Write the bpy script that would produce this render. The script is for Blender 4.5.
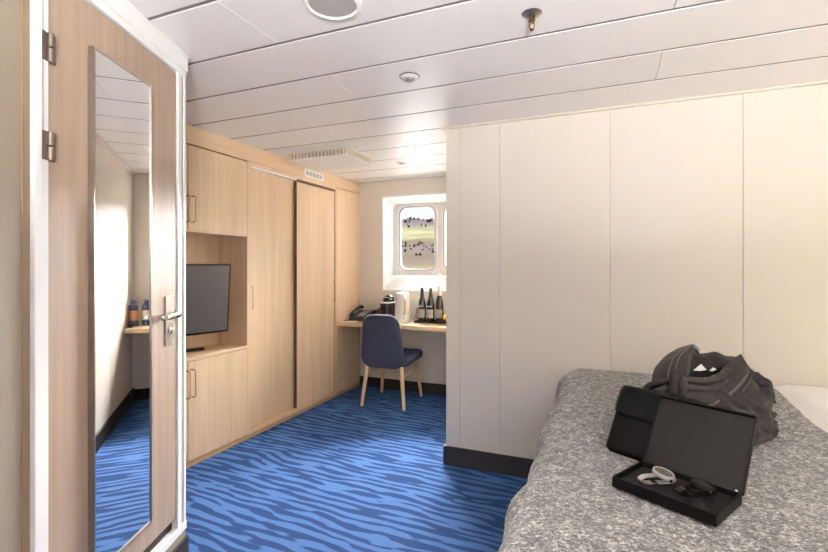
import bpy, bmesh, math, random
from mathutils import Matrix, Vector, noise

for o in list(bpy.data.objects):
    bpy.data.objects.remove(o)
SC = bpy.context.scene
COL = SC.collection
PI = math.pi
R = math.radians

# ------------------------------------------------------------------ camera
cam_d = bpy.data.cameras.new('camera')
cam_d.sensor_width = 36.0
cam_d.lens = 461.0 / 828.0 * 36.0
cam_d.shift_y = -9.25 / 828.0
cam_d.clip_start = 0.05
cam_d.clip_end = 2000
cam = bpy.data.objects.new('camera', cam_d)
COL.objects.link(cam)
cam.location = (0, 0, 1.29)
cam.rotation_euler = (R(90), 0, R(22.65))
SC.camera = cam

# ------------------------------------------------------------------ world, sun, lamps, exposure
SC.view_settings.view_transform = 'Standard'
SC.view_settings.look = 'None'
SC.view_settings.gamma = 1.0
SC.view_settings.use_curve_mapping = False
SC.view_settings.exposure = 0.27

W = bpy.data.worlds.new('sky')
SC.world = W
W.use_nodes = True
nt = W.node_tree
nt.nodes.clear()
wo = nt.nodes.new('ShaderNodeOutputWorld')
bg = nt.nodes.new('ShaderNodeBackground')
tc = nt.nodes.new('ShaderNodeTexCoord')
sx = nt.nodes.new('ShaderNodeSeparateXYZ')
rp = nt.nodes.new('ShaderNodeValToRGB')
nt.links.new(tc.outputs['Generated'], sx.inputs[0])
nt.links.new(sx.outputs['Z'], rp.inputs[0])
rp.color_ramp.elements[0].position = 0.0
rp.color_ramp.elements[0].color = (0.80, 0.84, 0.93, 1)
rp.color_ramp.elements[1].position = 0.7
rp.color_ramp.elements[1].color = (0.62, 0.74, 1.0, 1)
nt.links.new(rp.outputs[0], bg.inputs['Color'])
bg.inputs['Strength'].default_value = 1.05
nt.links.new(bg.outputs[0], wo.inputs['Surface'])


def light(name, kind, loc, energy, color=(1, 1, 1), rot=(0, 0, 0), **kw):
    d = bpy.data.lights.new(name, kind)
    d.energy = energy
    d.color = color
    for k, v in kw.items():
        setattr(d, k, v)
    o = bpy.data.objects.new(name, d)
    COL.objects.link(o)
    o.location = loc
    o.rotation_euler = rot
    return o


# hazy bright sky low over the hills, shining in through the cabin window
sun = light('sun', 'SUN', (0, 8, 6), 125.0, (1.0, 0.99, 0.975), angle=R(60))
sun.rotation_euler = Vector((0.20, -0.87, -0.32)).to_track_quat('-Z', 'Y').to_euler()
pl = light('window_portal', 'AREA', (-1.66, 4.70, 1.58), 1.0, shape='RECTANGLE', size=1.0, size_y=0.85)
pl.rotation_euler = (R(-90), 0, 0)
pl.data.cycles.is_portal = True
# unseen uplighters added behind the camera as bounced fill: place, strength, colour
UP_FILLS = [(0.45, -0.85, 1300.0, (1.0, 0.99, 0.985)), (1.35, -1.02, 60.0, (1.0, 0.985, 0.96))]
# unseen bed-head globe lamps, second added as fill: place, wall normal, strength, colour
WALL_LAMPS = [((2.10, 2.30, 1.45), (-1, 0), 22.0, (1.0, 0.89, 0.72)), ((2.10, 0.70, 1.45), (-1, 0), 9.0, (1.0, 0.93, 0.84))]


# ------------------------------------------------------------------ materials
def srgb(r, g, b):
    f = lambda c: (c / 255 / 12.92) if c / 255 <= 0.04045 else ((c / 255 + 0.055) / 1.055) ** 2.4
    return (f(r), f(g), f(b), 1)


class NT:
    def __init__(self, name):
        self.m = bpy.data.materials.new(name)
        self.m.use_nodes = True
        self.t = self.m.node_tree
        self.b = self.t.nodes['Principled BSDF']

    def n(self, typ, **kw):
        nd = self.t.nodes.new(typ)
        for k, v in kw.items():
            if isinstance(k, str) and hasattr(nd, k):
                setattr(nd, k, v)
        return nd

    def l(self, a, b):
        self.t.links.new(a, b)

    def coords(self, scale=(1, 1, 1), rot=(0, 0, 0)):
        t = self.n('ShaderNodeTexCoord')
        mp = self.n('ShaderNodeMapping')
        mp.inputs['Scale'].default_value = scale
        mp.inputs['Rotation'].default_value = rot
        self.l(t.outputs['Object'], mp.inputs['Vector'])
        return mp.outputs['Vector']

    def noise(self, vec, scale=5, detail=3, rough=0.5, dist=0.0):
        nd = self.n('ShaderNodeTexNoise')
        nd.inputs['Scale'].default_value = scale
        nd.inputs['Detail'].default_value = detail
        nd.inputs['Roughness'].default_value = rough
        nd.inputs['Distortion'].default_value = dist
        self.l(vec, nd.inputs['Vector'])
        return nd.outputs['Fac']

    def ramp(self, fac, stops, interp='LINEAR'):
        nd = self.n('ShaderNodeValToRGB')
        cr = nd.color_ramp
        cr.interpolation = interp
        while len(cr.elements) < len(stops):
            cr.elements.new(0.5)
        for e, (p, c) in zip(cr.elements, stops):
            e.position = p
            e.color = c
        self.l(fac, nd.inputs['Fac'])
        return nd.outputs['Color']

    def math(self, op, a, b=None, c=None):
        nd = self.n('ShaderNodeMath')
        nd.operation = op
        for i, v in enumerate((a, b, c)):
            if v is None:
                continue
            if isinstance(v, (int, float)):
                nd.inputs[i].default_value = v
            else:
                self.l(v, nd.inputs[i])
        return nd.outputs[0]

    def mix(self, fac, a, b):
        nd = self.n('ShaderNodeMix')
        nd.data_type = 'RGBA'
        for sock, v in ((nd.inputs[0], fac), (nd.inputs[6], a), (nd.inputs[7], b)):
            if isinstance(v, (tuple, float, int)):
                sock.default_value = v
            else:
                self.l(v, sock)
        return nd.outputs[2]

    def bump(self, h, strength=0.3, dist=0.01):
        nd = self.n('ShaderNodeBump')
        nd.inputs['Strength'].default_value = strength
        nd.inputs['Distance'].default_value = dist
        self.l(h, nd.inputs['Height'])
        self.l(nd.outputs[0], self.b.inputs['Normal'])

    def set(self, **kw):
        for k, v in kw.items():
            s = self.b.inputs[k.replace('_', ' ')]
            if isinstance(v, (tuple, float, int)):
                s.default_value = v
            else:
                self.l(v, s)
        return self


def plain(name, col, rough=0.5, metal=0.0, vary=0.04, scale=6.0, bump=0.0, bscale=200, **kw):
    t = NT(name)
    v = t.coords()
    n = t.noise(v, scale, 4)
    a = tuple(max(0, c * (1 - vary)) for c in col[:3]) + (1,)
    b = tuple(min(1, c * (1 + vary)) for c in col[:3]) + (1,)
    t.set(Base_Color=t.ramp(n, [(0.3, a), (0.7, b)]), Roughness=rough, Metallic=metal, **kw)
    if bump:
        t.bump(t.noise(v, bscale, 2), bump, 0.002)
    return t.m


def wood(name, light_c, dark_c, axis=2, rough=0.42, scale=1.0):
    t = NT(name)
    s = [38 * scale] * 3
    s[axis] = 1.1 * scale
    v = t.coords(tuple(s))
    n1 = t.noise(v, 1.0, 5, 0.6, 0.4)
    s2 = [7 * scale] * 3
    s2[axis] = 0.45 * scale
    v2 = t.coords(tuple(s2))
    n2 = t.noise(v2, 1.0, 3, 0.5, 0.8)
    n3 = t.math('ADD', t.math('MULTIPLY', n1, 0.55), t.math('MULTIPLY', n2, 0.45))
    t.set(Base_Color=t.ramp(n3, [(0.34, dark_c), (0.66, light_c)]), Roughness=rough)
    t.bump(n1, 0.06, 0.001)
    return t.m


M = {}
M['oak'] = wood('pale oak veneer', srgb(231, 203, 169), srgb(212, 179, 142))
M['oak_x'] = wood('pale oak veneer along the run', srgb(231, 203, 169), srgb(212, 179, 142), axis=1)
M['oak_desk'] = wood('pale oak desk veneer', srgb(232, 204, 168), srgb(212, 178, 138), axis=0, rough=0.3)
M['oak_leg'] = wood('turned ash legs', srgb(232, 205, 165), srgb(214, 180, 136), axis=2)
M['door'] = wood('washed oak door laminate', srgb(176, 154, 136), srgb(156, 133, 114))
M['dark_gap'] = plain('dark shadow gap', srgb(42, 32, 26), 0.8)
M['edge'] = plain('brown edge strip', srgb(96, 68, 46), 0.7)
M['plinth'] = wood('oak plinth', srgb(200, 164, 122), srgb(176, 138, 98), axis=1)
M['panel'] = plain('cream wall laminate', srgb(225, 217, 205), 0.38, vary=0.012, scale=3)
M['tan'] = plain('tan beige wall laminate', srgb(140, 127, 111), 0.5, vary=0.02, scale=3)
M['corner_strip'] = plain('beige corner strip', srgb(128, 108, 86), 0.5, vary=0.01)
M['white'] = plain('white painted metal', srgb(240, 238, 236), 0.35, vary=0.01)
M['white_gloss'] = plain('white gloss plastic', srgb(242, 240, 236), 0.2, vary=0.01)
M['ceil'] = plain('off white ceiling panel', srgb(238, 234, 232), 0.36, vary=0.008, scale=2, Coat_Weight=0.6, Coat_Roughness=0.34)
M['groove'] = plain('grey ceiling groove', srgb(122, 116, 114), 0.7)
M['skirt'] = plain('dark brown skirting', srgb(32, 26, 28), 0.55, vary=0.1)
M['steel'] = plain('brushed steel', srgb(172, 164, 157), 0.3, 1.0, vary=0.05, scale=40)
M['hinge'] = plain('dull brown steel', srgb(128, 116, 106), 0.4, 0.9)
M['bronze'] = plain('satin bronze steel', srgb(206, 184, 160), 0.42, 0.9)
M['chrome'] = plain('polished chrome', srgb(225, 222, 220), 0.12, 1.0, vary=0.01)
M['brass'] = plain('old brass', srgb(108, 96, 68), 0.3, 1.0)
M['black'] = plain('black plastic', srgb(14, 13, 14), 0.42)
M['black_gloss'] = plain('black gloss', srgb(14, 14, 15), 0.12)
M['grey'] = plain('grey plastic', srgb(150, 146, 146), 0.5)
M['grille'] = plain('grey perforated grille', srgb(168, 162, 160), 0.6, bump=0.3, bscale=500)
M['navy'] = plain('navy chair fabric', srgb(47, 51, 72), 0.85, vary=0.12, scale=60, bump=0.25, bscale=700)
M['piping'] = plain('pale grey piping', srgb(170, 172, 190), 0.8, vary=0.05)
M['box'] = plain('black card box', srgb(7, 6, 6), 0.5, vary=0.08, scale=30)
M['box'].node_tree.nodes['Principled BSDF'].inputs['Specular IOR Level'].default_value = 0.12
M['lining'] = plain('charcoal satin lining', srgb(26, 24, 24), 0.5, vary=0.06, scale=20)
M['lining'].node_tree.nodes['Principled BSDF'].inputs['Specular IOR Level'].default_value = 0.12
M['pouch'] = plain('black nylon pouch', srgb(6, 6, 6), 0.5, vary=0.1, scale=80, bump=0.2, bscale=900)
M['pouch'].node_tree.nodes['Principled BSDF'].inputs['Specular IOR Level'].default_value = 0.12
M['sheet'] = plain('white bed linen', srgb(240, 237, 233), 0.9, vary=0.02, bump=0.05, bscale=60)
M['label'] = plain('white paper label', srgb(238, 236, 232), 0.6, vary=0.02)
M['gold'] = plain('tan gold handle', srgb(214, 170, 96), 0.35, vary=0.05)
M['cork'] = plain('tan cork band', srgb(200, 150, 112), 0.7, vary=0.1, scale=90)
M['blue'] = plain('slate blue bottle enamel', srgb(70, 82, 112), 0.35, vary=0.05)
M['foil'] = plain('pale gold foil', srgb(222, 206, 190), 0.35, vary=0.03)
M['yellow'] = plain('yellow wrapper', srgb(226, 186, 60), 0.5, vary=0.2, scale=30)
M['leaf'] = plain('green leaf', srgb(120, 140, 60), 0.5, vary=0.2, scale=30)
M['robe'] = plain('dark taupe velour', srgb(25, 20, 18), 0.9, vary=0.25, scale=26, bump=0.35, bscale=420)
M['robe'].node_tree.nodes['Principled BSDF'].inputs['Sheen Weight'].default_value = 0.035
M['robe'].node_tree.nodes['Principled BSDF'].inputs['Sheen Roughness'].default_value = 0.4
M['robe_trim'] = plain('taupe robe piping', srgb(74, 65, 60), 0.85, vary=0.08, scale=60)
M['robe_trim'].node_tree.nodes['Principled BSDF'].inputs['Sheen Weight'].default_value = 0.15


def wine_glass():
    t = NT('dark green bottle glass')
    t.set(Base_Color=srgb(7, 9, 6), Roughness=0.06, IOR=1.5)
    return t.m


M['wine'] = wine_glass()


def amber_glass():
    t = NT('olive bottle glass')
    t.set(Base_Color=srgb(52, 42, 18), Roughness=0.06, IOR=1.5)
    return t.m


M['amber'] = amber_glass()


def glass():
    t = NT('clear window glass')
    out = t.t.nodes['Material Output']
    tr = t.n('ShaderNodeBsdfTransparent')
    gl = t.n('ShaderNodeBsdfGlossy')
    gl.inputs['Roughness'].default_value = 0.02
    fr = t.n('ShaderNodeFresnel')
    fr.inputs['IOR'].default_value = 1.25
    mx = t.n('ShaderNodeMixShader')
    t.l(fr.outputs[0], mx.inputs[0])
    t.l(tr.outputs[0], mx.inputs[1])
    t.l(gl.outputs[0], mx.inputs[2])
    t.l(mx.outputs[0], out.inputs['Surface'])
    return t.m


M['glass'] = glass()


def mirror():
    t = NT('silvered mirror')
    t.set(Base_Color=(0.93, 0.93, 0.93, 1), Metallic=1.0, Roughness=0.0)
    return t.m


M['mirror'] = mirror()


def screen():
    t = NT('television screen glass')
    t.set(Base_Color=srgb(98, 94, 92), Roughness=0.3, IOR=1.6)
    return t.m


M['screen'] = screen()


def carpet():
    t = NT('blue zebra stripe carpet')
    v = t.coords()
    sep = t.n('ShaderNodeSeparateXYZ')
    t.l(v, sep.inputs[0])
    x, y = sep.outputs[0], sep.outputs[1]
    big = t.noise(t.coords((1.7, 2.2, 1)), 1.0, 1, 0.5)
    mid = t.noise(t.coords((3.4, 7.0, 1)), 1.0, 0, 0.4)
    brk = t.noise(t.coords((5.0, 19.0, 1), (0, 0, 0.12)), 1.0, 1, 0.4)
    yy = t.math('ADD', y, t.math('MULTIPLY', big, 0.16))
    yy = t.math('ADD', yy, t.math('MULTIPLY', mid, 0.045))
    yy = t.math('ADD', yy, t.math('MULTIPLY', x, 0.07))
    s = t.math('SINE', t.math('MULTIPLY', yy, 2 * PI / 0.058))
    s = t.math('ADD', s, t.math('MULTIPLY', t.math('SUBTRACT', brk, 0.5), 6.2))
    fuzz = t.noise(v, 260, 2)
    s = t.math('ADD', s, t.math('MULTIPLY', t.math('SUBTRACT', fuzz, 0.5), 0.9))
    m = t.ramp(t.math('ADD', s, 0.14), [(0.0, (0, 0, 0, 1)), (0.30, (1, 1, 1, 1))])
    pile = t.noise(v, 420, 2)
    lo = t.mix(pile, srgb(27, 52, 96), srgb(40, 72, 122))
    hi = t.mix(pile, srgb(58, 92, 146), srgb(82, 120, 174))
    t.set(Base_Color=t.mix(m, lo, hi), Roughness=0.95, Specular_IOR_Level=0.2)
    t.bump(pile, 0.5, 0.004)
    return t.m


M['carpet'] = carpet()


def throw_mat():
    t = NT('grey melange wool')
    v = t.coords()
    a = t.noise(t.coords((112, 150, 112)), 1.0, 5, 0.68, 0.9)
    b = t.noise(v, 30, 4, 0.65)
    f = t.math('ADD', t.math('MULTIPLY', a, 0.74), t.math('MULTIPLY', b, 0.26))
    c = t.ramp(f, [(0.40, srgb(28, 27, 27)), (0.5, srgb(100, 97, 95)), (0.61, srgb(218, 215, 211))])
    t.set(Base_Color=c, Roughness=0.98, Sheen_Weight=0.25)
    t.bump(a, 0.8, 0.006)
    return t.m


M['throw'] = throw_mat()


def hill_mat():
    t = NT('hillside woods and fields')
    tcn = t.n('ShaderNodeTexCoord')
    sep = t.n('ShaderNodeSeparateXYZ')
    t.l(tcn.outputs['Object'], sep.inputs[0])
    v = t.coords((0.03, 0.03, 0.0))
    n = t.noise(v, 1.0, 4, 0.55)
    yy = t.math('ADD', sep.outputs[1], t.math('MULTIPLY', t.math('SUBTRACT', n, 0.5), 70))
    yy = t.math('DIVIDE', yy, 320)
    wood1, wood2 = srgb(58, 51, 53), srgb(64, 57, 58)
    field, grass = srgb(80, 79, 61), srgb(66, 63, 50)
    c = t.ramp(yy, [(0.0, grass), (0.15, grass), (0.19, srgb(58, 52, 44)), (0.30, wood1), (0.36, srgb(62, 57, 46)),
                    (0.40, field), (0.58, field), (0.62, wood2), (0.9, wood1), (1.0, wood1)])
    sp = t.noise(t.coords((0.35, 0.35, 0.35)), 1.0, 3, 0.7)
    c2 = t.mix(t.math('MULTIPLY', t.math('SUBTRACT', sp, 0.35), 0.8), c, srgb(40, 36, 32))
    t.set(Base_Color=c2, Roughness=1.0, Specular_IOR_Level=0.0)
    return t.m


M['hill'] = hill_mat()
M['bounce_slab'] = plain('pale bounce concrete', srgb(206, 200, 190), 0.9, vary=0.05, scale=0.6)  # for the unseen slab that bounces sunlight indoors
M['tree'] = plain('winter trees', srgb(50, 45, 42), 1.0, vary=0.2, scale=0.5)


def emit(name, col, s):
    t = NT(name)
    t.set(Base_Color=(0.9, 0.9, 0.9, 1), Emission_Color=col, Emission_Strength=s)
    return t.m



# ------------------------------------------------------------------ geometry helpers
MW = {}


def merge(dst, src, Mx=None, M2=None):
    if Mx is not None:
        src.transform(Mx)
    me = bpy.data.meshes.new('tmp')
    src.to_mesh(me)
    src.free()
    dst.from_mesh(me)
    bpy.data.meshes.remove(me)
    return dst


def nb():
    return bmesh.new()


def box(bm, a, b, bev=0.0, Mx=None, seg=2):
    t = bmesh.new()
    bmesh.ops.create_cube(t, size=1.0)
    s = [abs(b[i] - a[i]) for i in range(3)]
    c = [(a[i] + b[i]) / 2 for i in range(3)]
    for v in t.verts:
        v.co = Vector((v.co.x * s[0] + c[0], v.co.y * s[1] + c[1], v.co.z * s[2] + c[2]))
    if bev:
        bev = min(bev, min(s) * 0.45)
        bmesh.ops.bevel(t, geom=list(t.edges), offset=bev, segments=seg, affect='EDGES', profile=0.5)
    return merge(bm, t, Mx)


def lathe(bm, prof, n=32, Mx=None, cap=True):
    t = bmesh.new()
    rings = []
    for r, z in prof:
        rings.append([t.verts.new((r * math.cos(2 * PI * k / n), r * math.sin(2 * PI * k / n), z)) for k in range(n)])
    for a, b in zip(rings, rings[1:]):
        for k in range(n):
            t.faces.new((a[k], a[(k + 1) % n], b[(k + 1) % n], b[k]))
    if cap:
        t.faces.new(list(reversed(rings[0])))
        t.faces.new(rings[-1])
    bmesh.ops.recalc_face_normals(t, faces=list(t.faces))
    return merge(bm, t, Mx)


def sm(pts, n=6, closed=False):
    """Catmull-Rom resampling of a list of vectors."""
    P = [Vector(p) for p in pts]
    out = []
    m = len(P)
    for i in range(m if closed else m - 1):
        p1, p2 = P[i], P[(i + 1) % m]
        p0 = P[i - 1] if (i or closed) else p1 * 2 - p2
        p3 = P[(i + 2) % m] if (i + 2 < m or closed) else p2 * 2 - p1
        for k in range(n):
            t = k / n
            out.append(0.5 * ((2 * p1) + (p2 - p0) * t + (2 * p0 - 5 * p1 + 4 * p2 - p3) * t * t + (3 * p1 - p0 - 3 * p2 + p3) * t ** 3))
    if not closed:
        out.append(P[-1])
    return out


def tube(bm, pts, r, n=10, closed=False, Mx=None, flat=1.0):
    t = bmesh.new()
    P = [Vector(p) for p in pts]
    m = len(P)
    rad = r if isinstance(r, (list, tuple)) else [r] * m
    rings = []
    up = Vector((0, 0, 1))
    prev = None
    for i, p in enumerate(P):
        a = P[(i + 1) % m] if (closed or i < m - 1) else P[i]
        b = P[i - 1] if (closed or i > 0) else P[i]
        d = (a - b).normalized()
        if prev is None:
            u = d.cross(up)
            if u.length < 1e-3:
                u = d.cross(Vector((0, 1, 0)))
        else:
            u = prev - d * prev.dot(d)
        u.normalize()
        prev = u
        w = d.cross(u)
        rings.append([t.verts.new(p + (u * math.cos(2 * PI * k / n) + w * math.sin(2 * PI * k / n) * flat) * rad[i]) for k in range(n)])
    for i in range(m if closed else m - 1):
        a, b = rings[i], rings[(i + 1) % m]
        for k in range(n):
            t.faces.new((a[k], a[(k + 1) % n], b[(k + 1) % n], b[k]))
    if not closed:
        t.faces.new(list(reversed(rings[0])))
        t.faces.new(rings[-1])
    bmesh.ops.recalc_face_normals(t, faces=list(t.faces))
    return merge(bm, t, Mx)


def rrect(w, h, r, n=6, cx=0, cy=0, wt=None):
    """rounded rectangle outline (w bottom width, wt top width)"""
    pts = []
    wt = w if wt is None else wt
    for (sx_, sy_, a0) in ((1, 1, 0), (-1, 1, 90), (-1, -1, 180), (1, -1, 270)):
        ww = wt if sy_ > 0 else w
        for k in range(n + 1):
            a = R(a0 + 90 * k / n)
            pts.append((cx + sx_ * (ww / 2 - r) + r * math.cos(a), cy + sy_ * (h / 2 - r) + r * math.sin(a)))
    return pts


def prism(bm, pts, z0, z1, bev=0.0, Mx=None):
    t = bmesh.new()
    a = [t.verts.new((x, y, z0)) for x, y in pts]
    b = [t.verts.new((x, y, z1)) for x, y in pts]
    n = len(pts)
    f0 = t.faces.new(list(reversed(a)))
    f1 = t.faces.new(b)
    for k in range(n):
        t.faces.new((a[k], a[(k + 1) % n], b[(k + 1) % n], b[k]))
    bmesh.ops.recalc_face_normals(t, faces=list(t.faces))
    if bev:
        bmesh.ops.bevel(t, geom=list(f0.edges) + list(f1.edges), offset=bev, segments=2, affect='EDGES', profile=0.5)
    return merge(bm, t, Mx)


def ringframe(bm, outer, inner, z0, z1, Mx=None):
    """flat frame between two outlines with the same number of points"""
    t = bmesh.new()
    n = len(outer)
    oa = [t.verts.new((x, y, z0)) for x, y in outer]
    ob = [t.verts.new((x, y, z1)) for x, y in outer]
    ia = [t.verts.new((x, y, z0)) for x, y in inner]
    ib = [t.verts.new((x, y, z1)) for x, y in inner]
    for k in range(n):
        j = (k + 1) % n
        t.faces.new((oa[k], oa[j], ob[j], ob[k]))
        t.faces.new((ia[j], ia[k], ib[k], ib[j]))
        t.faces.new((ob[k], ob[j], ib[j], ib[k]))
        t.faces.new((oa[j], oa[k], ia[k], ia[j]))
    bmesh.ops.recalc_face_normals(t, faces=list(t.faces))
    return merge(bm, t, Mx)


def pad(bm, outline, thick, bend=None, rings=8, power=2.5, Mx=None):
    """a cushion: closed outline in x,y, thickness along z falling off at the rim, then bent"""
    t = bmesh.new()
    n = len(outline)
    cx = sum(p[0] for p in outline) / n
    cy = sum(p[1] for p in outline) / n
    f = lambda x, y, z: Vector((x, y, z)) if bend is None else Vector(bend(x, y, z))
    rim = [t.verts.new(f(x, y, 0)) for x, y in outline]
    for s in (1, -1):
        prev = rim
        for k in range(1, rings):
            q = 1 - (k / rings) ** 1.6
            q = 1 - (k / rings) ** 2 if k < rings else 0
            zz = s * thick / 2 * (1 - q ** power) ** (1 / power)
            cur = [t.verts.new(f(cx + (x - cx) * q, cy + (y - cy) * q, zz)) for x, y in outline]
            for i in range(n):
                j = (i + 1) % n
                t.faces.new((prev[i], prev[j], cur[j], cur[i]))
            prev = cur
        c = t.verts.new(f(cx, cy, s * thick / 2))
        for i in range(n):
            t.faces.new((prev[i], prev[(i + 1) % n], c))
    bmesh.ops.recalc_face_normals(t, faces=list(t.faces))
    return merge(bm, t, Mx)


def obj(name, bm, mat, parent=None, smooth=False, world=False, ang=35):
    """link one mesh; world=True: the mesh was drawn in room coordinates"""
    if world and parent is not None:
        bm.transform(MW[parent.name].inverted())
    me = bpy.data.meshes.new(name)
    bm.to_mesh(me)
    bm.free()
    me.materials.append(M[mat] if isinstance(mat, str) else mat)
    o = bpy.data.objects.new(name, me)
    COL.objects.link(o)
    if smooth:
        for p in me.polygons:
            p.use_smooth = True
        if ang:
            try:
                me.set_sharp_from_angle(angle=R(ang))
            except Exception:
                pass
    if parent is not None:
        o.parent = parent
        MW[o.name] = MW[parent.name]
    else:
        MW[o.name] = Matrix()
    return o


def tag(o, label, cat, group=None):
    o['label'] = label
    o['category'] = cat
    if group:
        o['group'] = group
    return o


def thing(name, label, cat, loc=(0, 0, 0), rotz=0.0, group=None):
    o = bpy.data.objects.new(name, None)
    COL.objects.link(o)
    o.empty_display_size = 0.1
    o.location = loc
    o.rotation_euler = (0, 0, rotz)
    MW[o.name] = Matrix.Translation(Vector(loc)) @ Matrix.Rotation(rotz, 4, 'Z')
    return tag(o, label, cat, group)


def struct(name, bm, mat, parent=None, smooth=False, world=False):
    o = obj(name, bm, mat, parent, smooth, world)
    if parent is None:
        o['kind'] = 'structure'
    return o


def sroot(name, loc=(0, 0, 0), rotz=0.0):
    o = bpy.data.objects.new(name, None)
    COL.objects.link(o)
    o.location = loc
    o.rotation_euler = (0, 0, rotz)
    MW[o.name] = Matrix.Translation(Vector(loc)) @ Matrix.Rotation(rotz, 4, 'Z')
    o['kind'] = 'structure'
    return o


def place(bm, Mx):
    bm.transform(Mx)
    return bm


def sub(o, lv=2):
    m = o.modifiers.new('smooth', 'SUBSURF')
    m.levels = m.render_levels = lv
    return o


H = 2.2           # ceiling height
XC = -2.47        # face of the cupboard run
YP = 2.867        # face of the partition
XP = -0.97        # end of the partition
YF = 4.40         # window wall
XR = 2.10         # head-of-bed wall
YB = -1.30        # wall behind the camera
XL = -3.10        # wall behind the cupboards

# ------------------------------------------------------------------ room shell
bm = nb(); box(bm, (XL - .1, YB - .1, -.06), (XR + .1, YF + .3, 0))
struct('floor', bm, 'carpet')

bm = nb()
k0 = -7
for k in range(k0, 10):
    y0 = 1.19 + 0.335 * k
    y1 = y0 + 0.335
    seams = []
    x = (-1.23 if k % 2 == 0 else 0.22) - 2.9
    xs = [XL]
    while x < XR:
        if x > XL + .05:
            xs.append(x)
        x += 2.9 if False else 2.9
    xs.append(XR)
    ya, yb = max(y0, YB), min(y1, YF)
    if yb - ya < .02:
        continue
    for a, b in zip(xs, xs[1:]):
        box(bm, (a + .001, ya + .009, H), (b - .0012, yb - .009, H + .03), .0008)
ceil = struct('ceiling', bm, 'ceil')
bm = nb()
for k in range(-7, 11):
    yg = 1.19 + .335 * k
    if YB < yg < YF:
        box(bm, (XL, yg - .010, H + .0025), (XR, yg + .010, H + .03))
box(bm, (XL - .1, YB - .1, H + .026), (XR + .1, YF + .3, H + .06))
struct('ceiling_backing', bm, 'groove', ceil, world=True)

# partition beside the bed: panels with fine seams
bm = nb()
for a, b in zip((XP, -.874, -.614, .019, .655, 1.291), (-.874, -.614, .019, .655, 1.291, XR)):
    box(bm, (a + .0012, YP, 0), (b - .0012, YP + .02, H - .001), .002)
box(bm, (XP + .004, YP + .006, 0), (XR, YP + .06, H - .001))
struct('wall_partition', bm, 'panel')
bm = nb()
for a, b in zip((YP + .021, 3.5), (3.5, YF)):
    box(bm, (XP, a + .001, 0), (XP + .02, b - .001, H - .001), .002)
box(bm, (XP + .006, YP + .03, 0), (XP + .06, YF, H - .001))
struct('wall_alcove', bm, 'panel')
bm = nb(); box(bm, (XP - .015, YP - .024, H - .013), (XR, YP, H), .003); box(bm, (XP - .03, YP - .02, H - .012), (XP, YF, H), .002)
struct('trim_1', bm, 'panel')
bm = nb(); box(bm, (XP - .015, YP - .015, 0), (XR, YP, .12), .003)
struct('baseboard_partition', bm, 'skirt')
bm = nb(); box(bm, (XP - .015, YP, 0), (XP, YF, .12), .003)
struct('baseboard_alcove', bm, 'skirt')
bm = nb(); box(bm, (XC + .0, YF - .015, 0), (XP, YF, .105), .003)
struct('baseboard_back', bm, 'skirt')

# window wall with the window opening
WX0, WX1, WZ0, WZ1 = -2.205, -1.115, 1.03, 2.04
bm = nb()
box(bm, (XL, YF, 0), (WX0, YF + .30, H))
box(bm, (WX1, YF, 0), (XP + .02, YF + .30, H))
box(bm, (WX0, YF, 0), (WX1, YF + .30, WZ0))
box(bm, (WX0, YF, WZ1), (WX1, YF + .30, H))
struct('wall_back', bm, 'panel')
bm = nb(); box(bm, (XL - .1, YB, 0), (XL, YF + .3, H)); struct('wall_cupboard', bm, 'panel')
bm = nb(); box(bm, (XR, YB, 0), (XR + .1, YP + .06, H)); struct('wall_right', bm, 'panel')
bm = nb(); box(bm, (XL, YB - .1, 0), (XR, YB, H)); struct('wall_front', bm, 'panel')

# window
win = sroot('window_1', (-1.66, YF, 1.03))
bm = nb()
t = bmesh.new()
o_ = [(WX0 + .001, YF - .012, WZ0 + .001), (WX1 - .001, YF - .012, WZ0 + .001), (WX1 - .001, YF - .012, WZ1 - .001), (WX0 + .001, YF - .012, WZ1 - .001)]
o2 = [(p[0] + sx_ * .018, YF - .012, p[2] + sz_ * .018) for p, (sx_, sz_) in zip(o_, ((1, 1), (-1, 1), (-1, -1), (1, -1)))]
i_ = [(-2.168, 4.60, 1.188), (-1.152, 4.60, 1.188), (-1.152, 4.60, 1.975), (-2.168, 4.60, 1.975)]
i2 = [(-2.168, 4.66, 1.188), (-1.152, 4.66, 1.188), (-1.152, 4.66, 1.975), (-2.168, 4.66, 1.975)]
back = [(p[0], 4.66, p[2]) for p in o_]
L = [[t.verts.new(p) for p in q] for q in (back, o_, o2, i_, i2)]
for a, b in zip(L, L[1:]):
    for k in range(4):
        t.faces.new((a[k], a[(k + 1) % 4], b[(k + 1) % 4], b[k]))
a, b = L[4], L[0]
for k in range(4):
    t.faces.new((a[k], a[(k + 1) % 4], b[(k + 1) % 4], b[k]))
bmesh.ops.recalc_face_normals(t, faces=list(t.faces))
merge(bm, t)
struct('window_surround', bm, 'white', win, world=True)
# aluminium plate with two rounded openings; local x right, y up -> room x, z
WM = Matrix.Translation((0, 4.63, 0)) @ Matrix.Rotation(R(90), 4, 'X')
MXc = -1.63


def opening(x0, x1, grow=0.0, r=.075):
    return rrect(x1 - x0 + 2 * grow, 0.66 + 2 * grow, r + grow * .6, 6, (x0 + x1) / 2, 1.595)


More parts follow.
